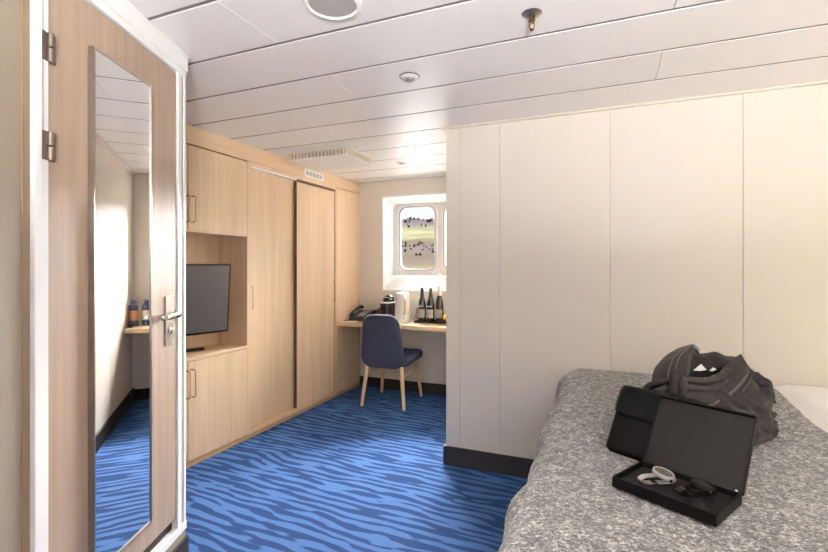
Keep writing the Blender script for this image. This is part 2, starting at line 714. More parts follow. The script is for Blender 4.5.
panes = [(-2.085, -1.69), (-1.57, -1.19)]
frame_m = plain('pale grey window frame', srgb(232, 230, 226), 0.35, 0.0, vary=0.02)
bm = nb()
for x0, x1 in panes:
    rect = []
    xa, xb = (x0 - .082, -1.63) if x0 < -1.7 else (-1.63, x1 + .038)
    for (px, pz) in opening(x0, x1, .03):
        # push the same point out to the rectangle
        cx, cz = (x0 + x1) / 2, 1.595
        dx, dz = px - cx, pz - cz
        hx0, hx1, hz0, hz1 = xa - cx, xb - cx, 1.19 - cz, 1.974 - cz
        s = min((hx1 / dx if dx > 0 else hx0 / dx) if abs(dx) > 1e-6 else 9, (hz1 / dz if dz > 0 else hz0 / dz) if abs(dz) > 1e-6 else 9)
        rect.append((cx + dx * s, cz + dz * s))
    ringframe(bm, rect, opening(x0, x1, .03), -.012, .012, WM)
struct('window_frame', bm, frame_m, win, world=True)
for x0, x1 in panes:
    bm = nb()
    ringframe(bm, opening(x0, x1, .034), opening(x0, x1, .018), -.016, .022, WM)
    ringframe(bm, opening(x0, x1, .016), opening(x0, x1, 0), -.012, .012, WM)
    cs = struct('casement', bm, 'white', win, world=True)
    bm = nb(); ringframe(bm, opening(x0, x1, .018), opening(x0, x1, .015), -.006, .016, WM)
    struct('gasket', bm, 'skirt', cs, world=True)
    bm = nb(); prism(bm, opening(x0, x1, .004), -.003, .001, 0, WM)
    struct('pane', bm, 'glass', cs, world=True)

# ------------------------------------------------------------------ outside: hillside across the water
hx = Vector((-0.385, 0.923, 0))
bm = nb()
prof = [(8, -4), (26, -3.9), (31, -1.2), (36, .3), (60, 2.0), (78, 4.0), (100, 5.9), (130, 10.2), (160, 14.2), (210, 21), (262, 28.5), (300, 29.5), (340, 24)]
ys = [8 + 3.2 * k for k in range(104)]


def hz(y):
    for (a, za), (b, zb) in zip(prof, prof[1:]):
        if a <= y <= b:
            q = (y - a) / (b - a)
            return za + (zb - za) * q
    return prof[-1][1]


bm2 = nb(); box(bm2, (-60, 5.2, -3.4), (60, 30.0, -3.0), .05); qy = struct('bounce_slab', bm2, 'bounce_slab')  # unseen pale slab added to throw sunlight up onto the cabin ceiling
rows = []
for y in ys:
    row = []
    for k in range(81):
        x = (k - 40) / 40 * (14 + y * .75)
        z = hz(y) + (noise.noise(Vector((x * .02, y * .02, 3))) * 2.2 + noise.noise(Vector((x * .12, y * .12, 9))) * .7) * min(1, y / 150)
        row.append(bm.verts.new((x, y, z)))
    rows.append(row)
for a, b in zip(rows, rows[1:]):
    for k in range(80):
        bm.faces.new((a[k], a[k + 1], b[k + 1], b[k]))
hill = struct('hills', bm, 'hill', smooth=True)
hill.location = (-1.0, 4.8, 0)
hill.rotation_euler = (0, 0, R(22))
random.seed(4)
bm = nb()
for i in range(700):
    y = random.choice((random.gauss(262, 14), random.gauss(78, 12), random.gauss(100, 5), random.gauss(225, 20)))
    x = random.uniform(-.42, .42) * y
    r = random.uniform(.4, .9) if y > 150 else random.uniform(.14, .34)
    tt = bmesh.new()
    bmesh.ops.create_icosphere(tt, subdivisions=1, radius=r)
    for v in tt.verts:
        v.co = v.co * random.uniform(.8, 1.2)
        v.co.z *= random.uniform(1.1, 1.5)
    merge(bm, tt, Matrix.Translation((x, y, hz(y) + r * .8)))
tr = obj('treeline', bm, 'tree')
tr.location = hill.location
tr.rotation_euler = hill.rotation_euler
tr['kind'] = 'stuff'
tag(tr, 'bare grey-brown trees scattered over the hillside outside the window', 'trees')

# ------------------------------------------------------------------ door wall (angled)
DA = R(22.3 - 90)
P0 = (-1.685, 1.462, 0)
DM = Matrix.Translation(P0) @ Matrix.Rotation(DA, 4, 'Z')      # local x along the wall towards the camera, y into the room


def dbox(bm, a, b, bev=0.0):
    return box(bm, a, b, bev, DM)


bm = nb()
dbox(bm, (.0, -.08, 0), (.03, 0, H)); dbox(bm, (.805, -.08, 0), (3.1, 0, H))
dbox(bm, (.03, -.08, 2.15), (.805, 0, H)); dbox(bm, (.03, -.08, 0), (.805, 0, .16))
dbox(bm, (0, -1.5, 0), (.08, -.08, H))
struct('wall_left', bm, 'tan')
bm = nb(); dbox(bm, (-.010, 0, 0), (3.0, .012, .125), .003); dbox(bm, (-.014, -1.3, 0), (0, 0, .125), .003)
struct('baseboard_left', bm, 'skirt')
bm = nb(); dbox(bm, (-.004, 0, 2.155), (3.0, .012, 2.2), .004); dbox(bm, (-.004, 0, 2.188), (3.0, .018, 2.199), .002)
struct('trim_2', bm, 'white')
# white metal frame around the door, with stepped profile
bm = nb()
for (x0, x1) in ((0, .078), (.742, .812)):
    pass
dbox(bm, (-.001, -.05, .16), (.018, .004, 2.155), .003); dbox(bm, (.016, -.05, .16), (.05, .000, 2.13), .003); dbox(bm, (.048, -.05, .18), (.07, .006, 2.11), .003)
dbox(bm, (.747, -.05, .18), (.772, .006, 2.11), .003); dbox(bm, (.770, -.05, .16), (.782, -.025, 2.13), .002); dbox(bm, (.780, -.05, .16), (.806, .016, 2.155), .003)
dbox(bm, (.0, -.05, 2.105), (.806, .006, 2.157), .003); dbox(bm, (.0, -.05, 2.13), (.806, .014, 2.157), .003)
dbox(bm, (.0, -.05, .16), (.806, .008, .195), .003)
struct('trim_3', bm, 'white')
bm = nb(); dbox(bm, (.806, 0, .125), (.828, .004, 2.155)); struct('trim_4', bm, 'corner_strip')  # brown-beige strip beside the door frame, its own colour
door = sroot('door_1', P0, DA)
bm = nb(); dbox(bm, (.0735, -.045, .243), (.744, .0, 2.098), .003)
struct('leaf', bm, 'door', door, world=True)
bm = nb(); dbox(bm, (.07, -.05, .195), (.747, -.02, 2.106)); struct('rebate', bm, 'dark_gap', door, world=True)
for z0 in (1.845, 1.578):
    bm = nb()
    dbox(bm, (.725, 0, z0), (.774, .0075, z0 + .078), .001)
    hg = struct('hinge', bm, 'hinge', door, world=True)
    bm = nb()
    for a, b in ((0, .037), (.041, .078)):
        lathe(bm, [(.0075, a), (.0085, a + .001), (.0085, b - .001), (.0075, b)], 14, DM @ Matrix.Translation((.7455, .009, z0)))
    struct('knuckle', bm, 'hinge', hg, smooth=True, world=True)
bm = nb(); dbox(bm, (.104, 0, .972), (.163, .006, 1.173), .002)
pt = struct('handle_plate', bm, 'steel', door, world=True)
bm = nb()
tube(bm, [(.147, .0, 1.098), (.147, .046, 1.098)], .010, 14, Mx=DM)
box(bm, (.134, .040, 1.086), (.262, .055, 1.106), .004, DM)
struct('lever', bm, 'chrome', door, smooth=True, world=True)
bm = nb(); lathe(bm, [(.013, 0), (.013, .004), (.010, .005)], 18, DM @ Matrix.Translation((.135, .006, 1.03)) @ Matrix.Rotation(R(-90), 4, 'X'))
struct('lock_cylinder', bm, 'chrome', pt, smooth=True, world=True)
bm = nb(); dbox(bm, (.1325, .0105, 1.018), (.1375, .0125, 1.036), .001); struct('keyhole', bm, 'black', pt, world=True)
bm = nb()
for z in (.982, 1.163):
    for x in (.112, .155):
        lathe(bm, [(.003, 0), (.003, .001), (.001, .0015)], 10, DM @ Matrix.Translation((x, .006, z)) @ Matrix.Rotation(R(-90), 4, 'X'))
struct('screw', bm, 'bronze', pt, world=True)

mir = thing('mirror', 'tall narrow full-length mirror fixed to the washed oak door', 'mirror', DM @ Vector((.437, .0, .341)), DA)
bm = nb(); dbox(bm, (.288, .003, .347), (.586, .016, 1.958)); obj('mirror_glass', bm, 'mirror', mir, world=True)
bm = nb()
dbox(bm, (.282, .001, .341), (.288, .020, 1.964)); dbox(bm, (.586, .001, .341), (.592, .020, 1.964))
dbox(bm, (.288, .001, .341), (.586, .020, .347)); dbox(bm, (.288, .001, 1.958), (.586, .020, 1.964))
obj('mirror_frame', bm, 'steel', mir, world=True)

# ------------------------------------------------------------------ fitted cupboards along the left
bm = nb(); box(bm, (XL + .62, 1.0, 2.08), (XC + .004, YF, H - .001), .001)
struct('trim_5', bm, 'oak_x')
bm = nb(); box(bm, (XC - .04, 1.0, 0), (XC - .006, YF, .034)); struct('trim_6', bm, 'plinth')


def bow_handle(name, y, z0, z1, x, parent, out=.044, toward=1, mat='bronze', r=.0048):
    bm = nb()
    y2 = y
    pts = [(x, y, z0)] + [(x + out, y2, z0 + .004), (x + out, y2, z0 + .02), (x + out, y2, z1 - .02), (x + out, y2, z1 - .004)] + [(x, y, z1)]
    pts = [(x, y, z0), (x + out * .8, y, z0), (x + out, y, z0 + .007), (x + out, y, z1 - .007), (x + out * .8, y, z1), (x, y, z1)]
    tube(bm, pts, r, 10)
    return obj(name, bm, mat, parent, smooth=True, world=True)


tvc = thing('television_cupboard', 'tall oak cupboard with open television niche between upper and lower doors', 'cupboard', (XC, 2.15, .034))
bm = nb()
box(bm, (XL + .03, 2.692, .034), (XC, 2.712, 2.08), .001)      # right side
box(bm, (XL + .03, 1.0, .034), (XC, 1.60, 2.08), .001)         # blank run to the left
box(bm, (-2.775, 1.60, .66), (-2.752, 2.692, 1.56))            # niche back
box(bm, (XL + .03, 1.60, 1.514), (XC - .002, 2.692, 1.532), .001)
box(bm, (XL + .03, 1.60, .034), (XC - .022, 2.692, .66))       # behind lower doors
box(bm, (XL + .03, 1.60, 1.533), (XC - .022, 2.692, 2.079))
obj('carcass', bm, 'oak', tvc, world=True)
bm = nb(); box(bm, (-2.752, 1.60, .683), (XC + .001, 2.692, .704), .002); obj('shelf', bm, 'oak_x', tvc, world=True)
for (z0, z1, hz0, hz1) in ((1.530, 2.072, 1.575, 1.742), (.040, .679, .455, .628)):
    for (y0, y1, hy) in ((2.168, 2.690, 2.186), (1.602, 2.162, 2.144)):
        bm = nb(); box(bm, (XC - .018, y0, z0), (XC, y1, z1), .0015)
        d = obj('door', bm, 'oak', tvc, world=True)
        bow_handle('handle', hy, hz0, hz1, XC, d)

war = thing('wardrobe', 'oak wardrobe with two tall sliding doors beside the television cupboard', 'wardrobe', (XC, 3.31, .034))
bm = nb()
box(bm, (XL + .03, 2.712, .034), (XC, 2.736, 2.08), .001)
box(bm, (XL + .03, 3.905, .034), (XC, 3.925, 2.08), .001)
box(bm, (XC - .10, 2.736, 2.052), (XC, 3.905, 2.08), .001)
box(bm, (XC - .10, 2.736, .034), (XC, 3.905, .055), .001)
box(bm, (XL + .03, 2.736, .055), (XL + .05, 3.905, 2.052))
obj('carcass', bm, 'oak', war, world=True)
bm = nb(); box(bm, (XC - .042, 2.736, 2.038), (XC - .003, 3.296, 2.052), .001); obj('top_track', bm, 'white', war, world=True)
bm = nb(); box(bm, (XC - .09, 2.736, .055), (XC - .002, 3.905, .060), .001); obj('bottom_track', bm, 'oak_desk', war, world=True)
bm = nb(); box(bm, (XC - .062, 2.738, .062), (XC - .044, 3.330, 2.050), .001); d1 = obj('sliding_door', bm, 'oak', war, world=True)
bm = nb(); box(bm, (XC - .026, 3.300, .062), (XC - .006, 3.893, 2.029), .001); d2 = obj('sliding_door', bm, 'oak', war, world=True)
bm = nb(); box(bm, (XC - .036, 3.2955, .062), (XC - .008, 3.2995, 2.029)); obj('edge_strip', bm, 'edge', d2, world=True)
bow_handle('handle', 2.778, .968, 1.135, XC - .044, d1, .022, mat='steel', r=.004)
bow_handle('handle', 3.874, .952, 1.140, XC - .006, d2, .026)
bm = nb(); box(bm, (XC - .020, 3.8935, .062), (XC - .012, 3.905, 2.029)); obj('shadow_gap', bm, 'dark_gap', war, world=True)

endc = thing('end_cupboard', 'narrow oak end cupboard between the wardrobe and the window wall', 'cupboard', (XC, 4.16, .034))
bm = nb(); box(bm, (XL + .03, 3.928, .034), (XC - .019, YF - .002, 2.079)); obj('carcass', bm, 'oak', endc, world=True)
bm = nb(); box(bm, (XC - .018, 3.928, .040), (XC, YF - .003, 2.076), .0015); obj('door', bm, 'oak', endc, world=True)

vent = thing('air_vent', 'small white louvred vent set in the oak band above the wardrobe', 'vent', (XC + .004, 3.53, 2.09))
bm = nb(); box(bm, (XC + .004, 3.385, 2.092), (XC + .012, 3.68, 2.160), .003); obj('vent_frame', bm, 'white_gloss', vent, world=True)
for k in range(5):
    y0 = 3.408 + k * .051
    bm = nb(); box(bm, (XC + .0121, y0, 2.106), (XC + .0135, y0 + .040, 2.146))
    sl = obj('vent_opening', bm, 'grey', vent, world=True)
    bm = nb()
    for q in range(3):
        box(bm, (XC + .0136, y0 + .001, 2.113 + q * .012), (XC + .0165, y0 + .039, 2.116 + q * .012))
    obj('louvre', bm, 'white_gloss', sl, world=True)

# ------------------------------------------------------------------ television and remote
TVM = Matrix.Translation((-2.553, 2.12, 1.075)) @ Matrix.Rotation(R(75), 4, 'Z') @ Matrix.Rotation(R(4.3), 4, 'X')
tv = thing('television', 'flat black television angled in the open oak niche', 'television', (-2.553, 2.12, .84), R(75))
bm = nb(); prism(bm, rrect(.75, .470, .008), -.003, .024, .002, TVM @ Matrix.Rotation(R(90), 4, 'X')); obj('housing', bm, 'black', tv, world=True)
bm = nb(); box(bm, (-.366, -.0262, -.222), (.366, -.0242, .226), 0, TVM); obj('screen', bm, 'screen', tv, world=True)
bm = nb(); ringframe(bm, rrect(.75, .470, .008), rrect(.732, .448, .003, cy=.002), .024, .0275, TVM @ Matrix.Rotation(R(90), 4, 'X'))
obj('bezel', bm, 'black_gloss', tv, world=True)
bm = nb(); box(bm, (-.2, .003, -.15), (.2, .045, .12), .01, TVM); box(bm, (-.03, .04, -.06), (.03, .12, .06), .005, TVM)
obj('wall_bracket', bm, 'black', tv, world=True)
rc = thing('remote_control', 'slim dark remote control lying on the niche shelf under the television', 'remote', (-2.66, 2.36, .7045), R(68))
bm = nb(); prism(bm, rrect(.17, .045, .012), 0, .018, .005); obj('body', bm, 'black', rc)
bm = nb()
for i in range(5):
    for j in range(3):
        lathe(bm, [(.0045, .018), (.0045, .0195), (.003, .020)], 10, Matrix.Translation((-.06 + i * .022, -.012 + j * .012, 0)))
obj('buttons', bm, 'grey', rc)

# ------------------------------------------------------------------ ceiling fittings
ac = thing('ceiling_air_unit', 'square white perforated air unit with slotted sides on ceiling by wardrobe', 'air unit', (-2.09, 3.24, 2.138))
ac_m = NT('perforated white plate')
v = ac_m.coords((62, 62, 62))
vo = ac_m.n('ShaderNodeTexVoronoi'); vo.inputs['Randomness'].default_value = 0.0; vo.inputs['Scale'].default_value = 1.0
ac_m.l(v, vo.inputs['Vector'])
ac_m.set(Base_Color=ac_m.ramp(vo.outputs['Distance'], [(0.18, srgb(186, 180, 172)), (0.26, srgb(240, 236, 230))]), Roughness=0.5)
bm = nb(); box(bm, (-2.36, 3.035, 2.138), (-1.815, 3.445, 2.150), .003); obj('perforated_plate', bm, ac_m.m, ac, world=True)
bm = nb(); box(bm, (-2.34, 3.055, 2.150), (-1.835, 3.425, 2.1995)); obj('core', bm, 'grey', ac, world=True)
bm = nb()
for k in range(17):
    x = -2.353 + k * .0328
    box(bm, (x, 3.038, 2.149), (x + .011, 3.054, 2.1995)); box(bm, (x, 3.426, 2.149), (x + .011, 3.442, 2.1995))
for k in range(13):
    y = 3.04 + k * .0324
    box(bm, (-1.834, y, 2.149), (-1.818, y + .011, 2.1995)); box(bm, (-2.357, y, 2.149), (-2.341, y + .011, 2.1995))
box(bm, (-2.37, 3.025, 2.192), (-1.805, 3.455, 2.1997))
wg = plain('warm white slats', srgb(224, 212, 190), .5)
obj('side_slats', bm, wg, ac, world=True)

sp = thing('ceiling_speaker', 'large round ceiling fitting with white rim and grey disc', 'speaker', (-.867, 1.352, 2.2))
bm = nb(); lathe(bm, [(.100, 0), (.1015, -.004), (.097, -.014), (.084, -.016), (.081, -.010), (.081, 0)], 56, cap=False); obj('rim', bm, 'white_gloss', sp, smooth=True)
bm = nb(); lathe(bm, [(.0812, -.001), (.0812, -.010), (.05, -.0125), (.002, -.0135)], 48); obj('grille', bm, 'grille', sp, smooth=True)

sd = thing('smoke_detector', 'small round white ceiling detector with grey centre above the carpet', 'detector', (-.868, 2.025, 2.2))
bm = nb(); lathe(bm, [(.047, 0), (.047, -.003), (.042, -.006), (.030, -.008), (.027, -.011), (.01, -.012)], 40); obj('base', bm, 'white_gloss', sd, smooth=True)
bm = nb(); lathe(bm, [(.0475, 0), (.0490, -.0015), (.0475, -.004)], 40); obj('dark_ring', bm, 'skirt', sd, smooth=True)
bm = nb(); lathe(bm, [(.0255, -.0105), (.025, -.019), (.020, -.022), (.002, -.0225)], 30); obj('sensor_cap', bm, 'grey', sd, smooth=True)

dl = thing('ceiling_detector', 'small white round ceiling fitting near the window, beyond the air unit', 'detector', (-1.64, 3.66, 2.2))
bm = nb(); lathe(bm, [(.048, 0), (.048, -.006), (.040, -.010), (.026, -.011)], 36); obj('base', bm, 'white_gloss', dl, smooth=True)
bm = nb(); lathe(bm, [(.026, -.0105), (.024, -.018), (.002, -.020)], 30); obj('lens', bm, 'grille', dl, smooth=True)

SK = Matrix.Scale(.80, 4)
sk = thing('sprinkler', 'brass and chrome fire sprinkler head hanging from ceiling above the bed', 'sprinkler', (-.247, 1.690, 2.2))
bm = nb(); lathe(bm, [(.044, 0), (.045, -.002), (.038, -.007), (.024, -.012), (.015, -.013), (.013, -.006)], 36); obj('rosette', place(bm, SK), 'steel', sk, smooth=True)
bm = nb(); lathe(bm, [(.013, -.006), (.013, -.030), (.0155, -.030), (.0155, -.036), (.011, -.038), (.011, -.046)], 6); obj('body', place(bm, SK), 'brass', sk)
bm = nb()
for s in (1, -1):
    tube(bm, [(s * .009, 0, -.044), (s * .011, 0, -.058), (s * .006, 0, -.070), (0, 0, -.073)], .0025, 8)
obj('yoke', place(bm, SK), 'brass', sk, smooth=True)
bm = nb(); lathe(bm, [(.003, -.046), (.0036, -.058), (.003, -.072)], 10); obj('bulb', place(bm, SK), 'gold', sk, smooth=True)
bm = nb(); lathe(bm, [(.010, -.072), (.010, -.074), (.004, -.080), (.001, -.082)], 18); obj('deflector', place(bm, SK), 'brass', sk, smooth=True)

for i, (x, y, glow, col) in enumerate(UP_FILLS):  # added uplighters, standing in for flash bounced off the ceiling
    lp = thing('fill_uplighter', 'added steel uplighter giving bounced fill behind the viewpoint, out of view', 'lamp', (x, y, 0), 0, 'added fill uplighters')
    bm = nb(); lathe(bm, [(.13, 0), (.13, .012), (.11, .02), (.014, .026)], 32); obj('base', bm, 'steel', lp, smooth=True)
    bm = nb(); lathe(bm, [(.011, .02), (.011, 1.16)], 16); obj('pole', bm, 'steel', lp, smooth=True)
    bm = nb(); lathe(bm, [(.012, 1.15), (.07, 1.165), (.14, 1.21), (.165, 1.27), (.160, 1.27), (.135, 1.215), (.068, 1.172), (.012, 1.16)], 40, cap=False); obj('bowl', bm, 'steel', lp, smooth=True)
    bm = nb(); lathe(bm, [(.01, 1.255), (.150, 1.262), (.150, 1.266), (.001, 1.266)], 32); obj('diffuser', bm, emit('lit fill uplighter', col + (1,), glow), lp, smooth=True)

for i, (q, (ax, ay), glow, col) in enumerate(WALL_LAMPS):
    lp = thing('wall_lamp', 'assumed white globe wall lamp on a short bracket, out of view', 'lamp', q, math.atan2(ay, ax), 'globe wall lamps')
    bm = nb(); lathe(bm, [(.045, 0), (.045, .012), (.012, .016), (.012, .07)], 24, Matrix.Rotation(R(90), 4, 'Y')); obj('bracket', bm, 'steel', lp, smooth=True)
    bm = nb(); lathe(bm, [(.0005 + .085 * math.sin(PI * k / 14), -.085 * math.cos(PI * k / 14)) for k in range(15)], 28, Matrix.Translation((.15, 0, 0))); obj('globe', bm, emit('lit globe', col + (1,), glow), lp, smooth=True)

# ------------------------------------------------------------------ desk and what stands on it
ZD = .742
dk = thing('desk', 'pale oak desk shelf running under the window from cupboard to alcove wall', 'desk', (-1.72, 4.2, .70))
bm = nb(); box(bm, (XC + .001, 3.945, .700), (XP - .016, YF - .001, ZD), .003); obj('worktop', bm, 'oak_desk', dk, world=True)
bm = nb(); box(bm, (XC + .001, 4.34, .66), (XP - .016, YF - .001, .70), .002); obj('support_rail', bm, 'oak_desk', dk, world=True)

# phone
ph = thing('telephone', 'black desk telephone with its handset on the left end of desk', 'telephone', (-2.325, 4.165, ZD), R(-8))
bm = nb()
t = bmesh.new()
pr = [(-.10, 0), (.10, 0), (.10, .095), (.085, .10), (-.095, .030), (-.10, .02)]
pts3 = [[t.verts.new((x, y, z)) for (y, z) in pr] for x in (-.085, .105)]
t.faces.new(pts3[0]); t.faces.new(list(reversed(pts3[1])))
for k in range(6):
    t.faces.new((pts3[0][k], pts3[1][k], pts3[1][(k + 1) % 6], pts3[0][(k + 1) % 6]))
bmesh.ops.recalc_face_normals(t, faces=list(t.faces))
bmesh.ops.bevel(t, geom=list(t.edges), offset=.004, segments=2, affect='EDGES')
merge(bm, t)
obj('base', bm, 'black', ph, smooth=True)
PT = Matrix.Translation((0, -.095, .034)) @ Matrix.Rotation(math.atan2(.07, .18), 4, 'X')
bm = nb()
tube(bm, sm([(-.055, -.005, .016), (-.055, .04, .034), (-.055, .10, .040), (-.055, .16, .036), (-.055, .205, .020)], 5), [.020] * 2 + [.018] * 4 + [.013] * 9 + [.018] * 4 + [.020] * 2, 14, Mx=PT)
obj('handset', bm, 'black_gloss', ph, smooth=True)
bm = nb()
for i in range(3):
    for j in range(4):
        box(bm, (-.005 + i * .030, .03 + j * .022, .001), (.018 + i * .030, .045 + j * .022, .006), .001, PT)
obj('keypad', bm, 'grey', ph)
bm = nb(); box(bm, (-.005, .125, .001), (.085, .172, .004), .001, PT); obj('display', bm, 'screen', ph)

# folded notice by the phone
cd = thing('note_pad', 'white notepad lying at front left corner of desk', 'notepad', (-2.375, 4.01, ZD), R(8))
bm = nb(); box(bm, (-.06, -.045, 0), (.06, .045, .006), .001); obj('pages', bm, 'label', cd)
bm = nb(); tube(bm, [(-.05, -.01, .0095), (.06, .012, .0095)], .0035, 8); obj('pencil', bm, 'black', cd)

# wooden caddy with capsules between the phone and coffee machine
ca = thing('tea_caddy', 'open dark wooden caddy of sachets between telephone and coffee machine', 'caddy', (-2.145, 4.325, ZD))
bm = nb()
box(bm, (-.085, -.05, 0), (.06, .05, .008)); box(bm, (-.085, -.05, 0), (-.079, .05, .10)); box(bm, (.054, -.05, 0), (.06, .05, .10))
box(bm, (-.085, .044, 0), (.06, .05, .115)); box(bm, (-.085, -.05, 0), (.06, -.044, .07)); box(bm, (-.014, -.05, 0), (-.008, .05, .09))
cdk = wood('dark walnut caddy', srgb(96, 62, 44), srgb(70, 44, 32), axis=0)
obj('tray', bm, cdk, ca)
sac = plain('dark sachets', srgb(70, 52, 48), .6, vary=.3, scale=50)
for k in range(4):
    bm = nb(); box(bm, (-.076, -.038 + k * .019, .009), (-.018, -.026 + k * .019, .092 + .006 * (k % 2)), .002); obj('sachet', bm, sac, ca)
for k in range(4):
    bm = nb(); box(bm, (-.004, -.038 + k * .019, .009), (.050, -.026 + k * .019, .088 + .006 * (k % 2)), .002); obj('sachet', bm, 'lining' if k % 2 else sac, ca)

# coffee machine
cm = thing('coffee_machine', 'compact black coffee machine with round top between caddy and white kettle', 'coffee machine', (-2.03, 4.20, ZD))
bm = nb(); prism(bm, rrect(.104, .22, .03), .0, .185, .006); obj('body', bm, 'black', cm, smooth=True)
bm = nb(); lathe(bm, [(.055, .196), (.057, .21), (.050, .240), (.030, .258), (.004, .264)], 30, Matrix.Translation((0, 0, 0))); obj('dome_top', bm, 'black_gloss', cm, smooth=True)
bm = nb(); prism(bm, rrect(.112, .226, .033), .185, .197, .004); obj('white_band', bm, 'white_gloss', cm, smooth=True)
bm = nb(); tube(bm, sm([(-.045, -.02, .215), (-.035, -.045, .235), (0, -.055, .243), (.035, -.045, .235), (.045, -.02, .215)], 4), .005, 8); obj('lever', bm, 'chrome', cm, smooth=True)
bm = nb(); prism(bm, rrect(.10, .10, .02, cy=-.125), .001, .028, .004); obj('drip_tray', bm, 'black', cm, smooth=True)
bm = nb(); box(bm, (-.018, -.135, .11), (.018, -.09, .165), .006); obj('spout', bm, 'black_gloss', cm)

# kettle
ke = thing('kettle', 'tall white jug kettle with tan handle beside the coffee machine', 'kettle', (-1.862, 4.165, ZD))
bm = nb(); lathe(bm, [(.078, 0), (.080, .004), (.080, .016), (.072, .020)], 40); obj('power_base', bm, 'white_gloss', ke, smooth=True)
bm = nb(); lathe(bm, [(.071, .020), (.079, .024), (.076, .10), (.070, .22), (.066, .268), (.060, .275)], 44); obj('jug', bm, 'white_gloss', ke, smooth=True)
bm = nb(); lathe(bm, [(.066, .268), (.066, .280), (.055, .290), (.014, .293), (.012, .302), (.003, .304)], 40); obj('lid', bm, 'white_gloss', ke, smooth=True)
HA = Matrix.Rotation(R(-52), 4, 'Z')
bm = nb(); tube(bm, sm([(.062, 0, .255), (.088, 0, .252), (.104, 0, .225), (.108, 0, .16), (.098, 0, .10), (.074, 0, .075)], 5), .0125, 12, Mx=HA, flat=.8)
hd = obj('handle', bm, 'white_gloss', ke, smooth=True)
bm = nb(); tube(bm, sm([(.113, 0, .226), (.1185, 0, .17), (.112, 0, .12), (.100, 0, .088)], 5), .0075, 10, Mx=HA); obj('grip', bm, 'gold', hd, smooth=True)
bm = nb(); tube(bm, [(-.060, 0, .235), (-.083, 0, .262)], [.022, .012], 12, Mx=HA); obj('spout', bm, 'white_gloss', ke, smooth=True)
bm = nb(); lathe(bm, [(.006, 0), (.006, .003), (.003, .004)], 12, HA @ Matrix.Translation((.077, -.006, .05)) @ Matrix.Rotation(R(90), 4, 'Y')); obj('switch', bm, 'black', ke)

# tray with wine bottles
ty = thing('serving_tray', 'black serving tray under the three wine bottles', 'tray', (-1.590, 4.24, ZD))
bm = nb(); prism(bm, rrect(.30, .16, .02), 0, .006, .001); ringframe(bm, rrect(.30, .16, .02), rrect(.288, .148, .015), .006, .018); obj('tray', bm, 'black', ty)


def bottle(x, y, glassm, capm, label, sl=0.0, h=.335):
    b = thing('wine_bottle', label, 'bottle', (x, y, ZD + .0062), R(-20 + sl), 'wine bottles on the desk')
    k = h / .335
    bm = nb(); lathe(bm, [(.030, 0), (.0375, .004), (.0385, .02), (.0385, .150 * k), (.0365, .178 * k), (.030, .210 * k), (.021, .245 * k), (.0155, .275 * k), (.0142, .30 * k), (.0150, .325 * k), (.014, h)], 32)
    obj('glass', bm, glassm, b, smooth=True)
    bm = nb(); lathe(bm, [(.0218, .244 * k), (.0164, .276 * k), (.0158, h + .001), (.012, h + .003)], 28); obj('capsule', bm, capm, b, smooth=True)

    def band(z0, z1, half):
        t = bmesh.new()
        n = 16
        vs = []
        for j in range(n + 1):
            a = R(-90 - half + 2 * half * j / n)
            vs.append([t.verts.new((.0391 * math.cos(a), .0391 * math.sin(a), z)) for z in (z0, z1)])
        for p, q in zip(vs, vs[1:]):
            t.faces.new((p[0], q[0], q[1], p[1]))
        r_ = bmesh.ops.solidify(t, geom=list(t.faces), thickness=.0004)
        return merge(nb(), t)
    lb = obj('front_label', band(.044, .128, 80), 'label', b, smooth=True)
    bm = nb()
    for z, w in ((.088, 30),):
        for j in range(6):
            a0 = R(-90 - w + 2 * w * j / 6)
            a1 = R(-90 - w + 2 * w * (j + 1) / 6)
            q = [bm.verts.new((.0397 * math.cos(a), .0397 * math.sin(a), zz)) for a, zz in ((a0, z), (a1, z), (a1, z + .0022), (a0, z + .0022))]
            bm.faces.new(q)
    obj('label_print', bm, 'grey', lb)
    if capm == 'black':
        obj('shoulder_label', band(.150, .163, 62), 'label', b, smooth=True)
    return b


bottle(-1.672, 4.215, 'wine', 'black', 'black-capped dark wine bottle nearest the kettle, left of three')
bottle(-1.583, 4.215, 'wine', 'black', 'black-capped dark wine bottle in the middle of the three on tray')
bottle(-1.497, 4.235, 'amber', 'foil', 'olive wine bottle with pale foil neck, right of three', h=.36)

# wire stand at the left of the tray
wr = thing('wire_stand', 'black wire cup stand between the kettle and the wine bottles', 'stand', (-1.745, 4.29, ZD))
bm = nb()
tube(bm, [(-.03, -.04, .003), (.035, -.04, .003), (.035, .04, .003), (-.03, .04, .003)], .003, 8, closed=True)
for s in (-1, 1):
    tube(bm, sm([(-.03, s * .04, .003), (-.015, s * .03, .07), (.005, s * .02, .13), (.012, 0, .17)], 4), .0028, 8)
    tube(bm, sm([(.035, s * .04, .003), (.034, s * .03, .07), (.024, s * .015, .13), (.012, 0, .17)], 4), .0028, 8)
obj('wire_frame', bm, 'black', wr, smooth=True)
for k, z in enumerate((.012, .075)):
    bm = nb(); lathe(bm, [(.018, z), (.024, z + .004), (.027, z + .052), (.025, z + .052), (.022, z + .008), (.002, z + .006)], 24, Matrix.Translation((.004, 0, 0)))
    obj('cup', bm, 'grille', wr, smooth=True)

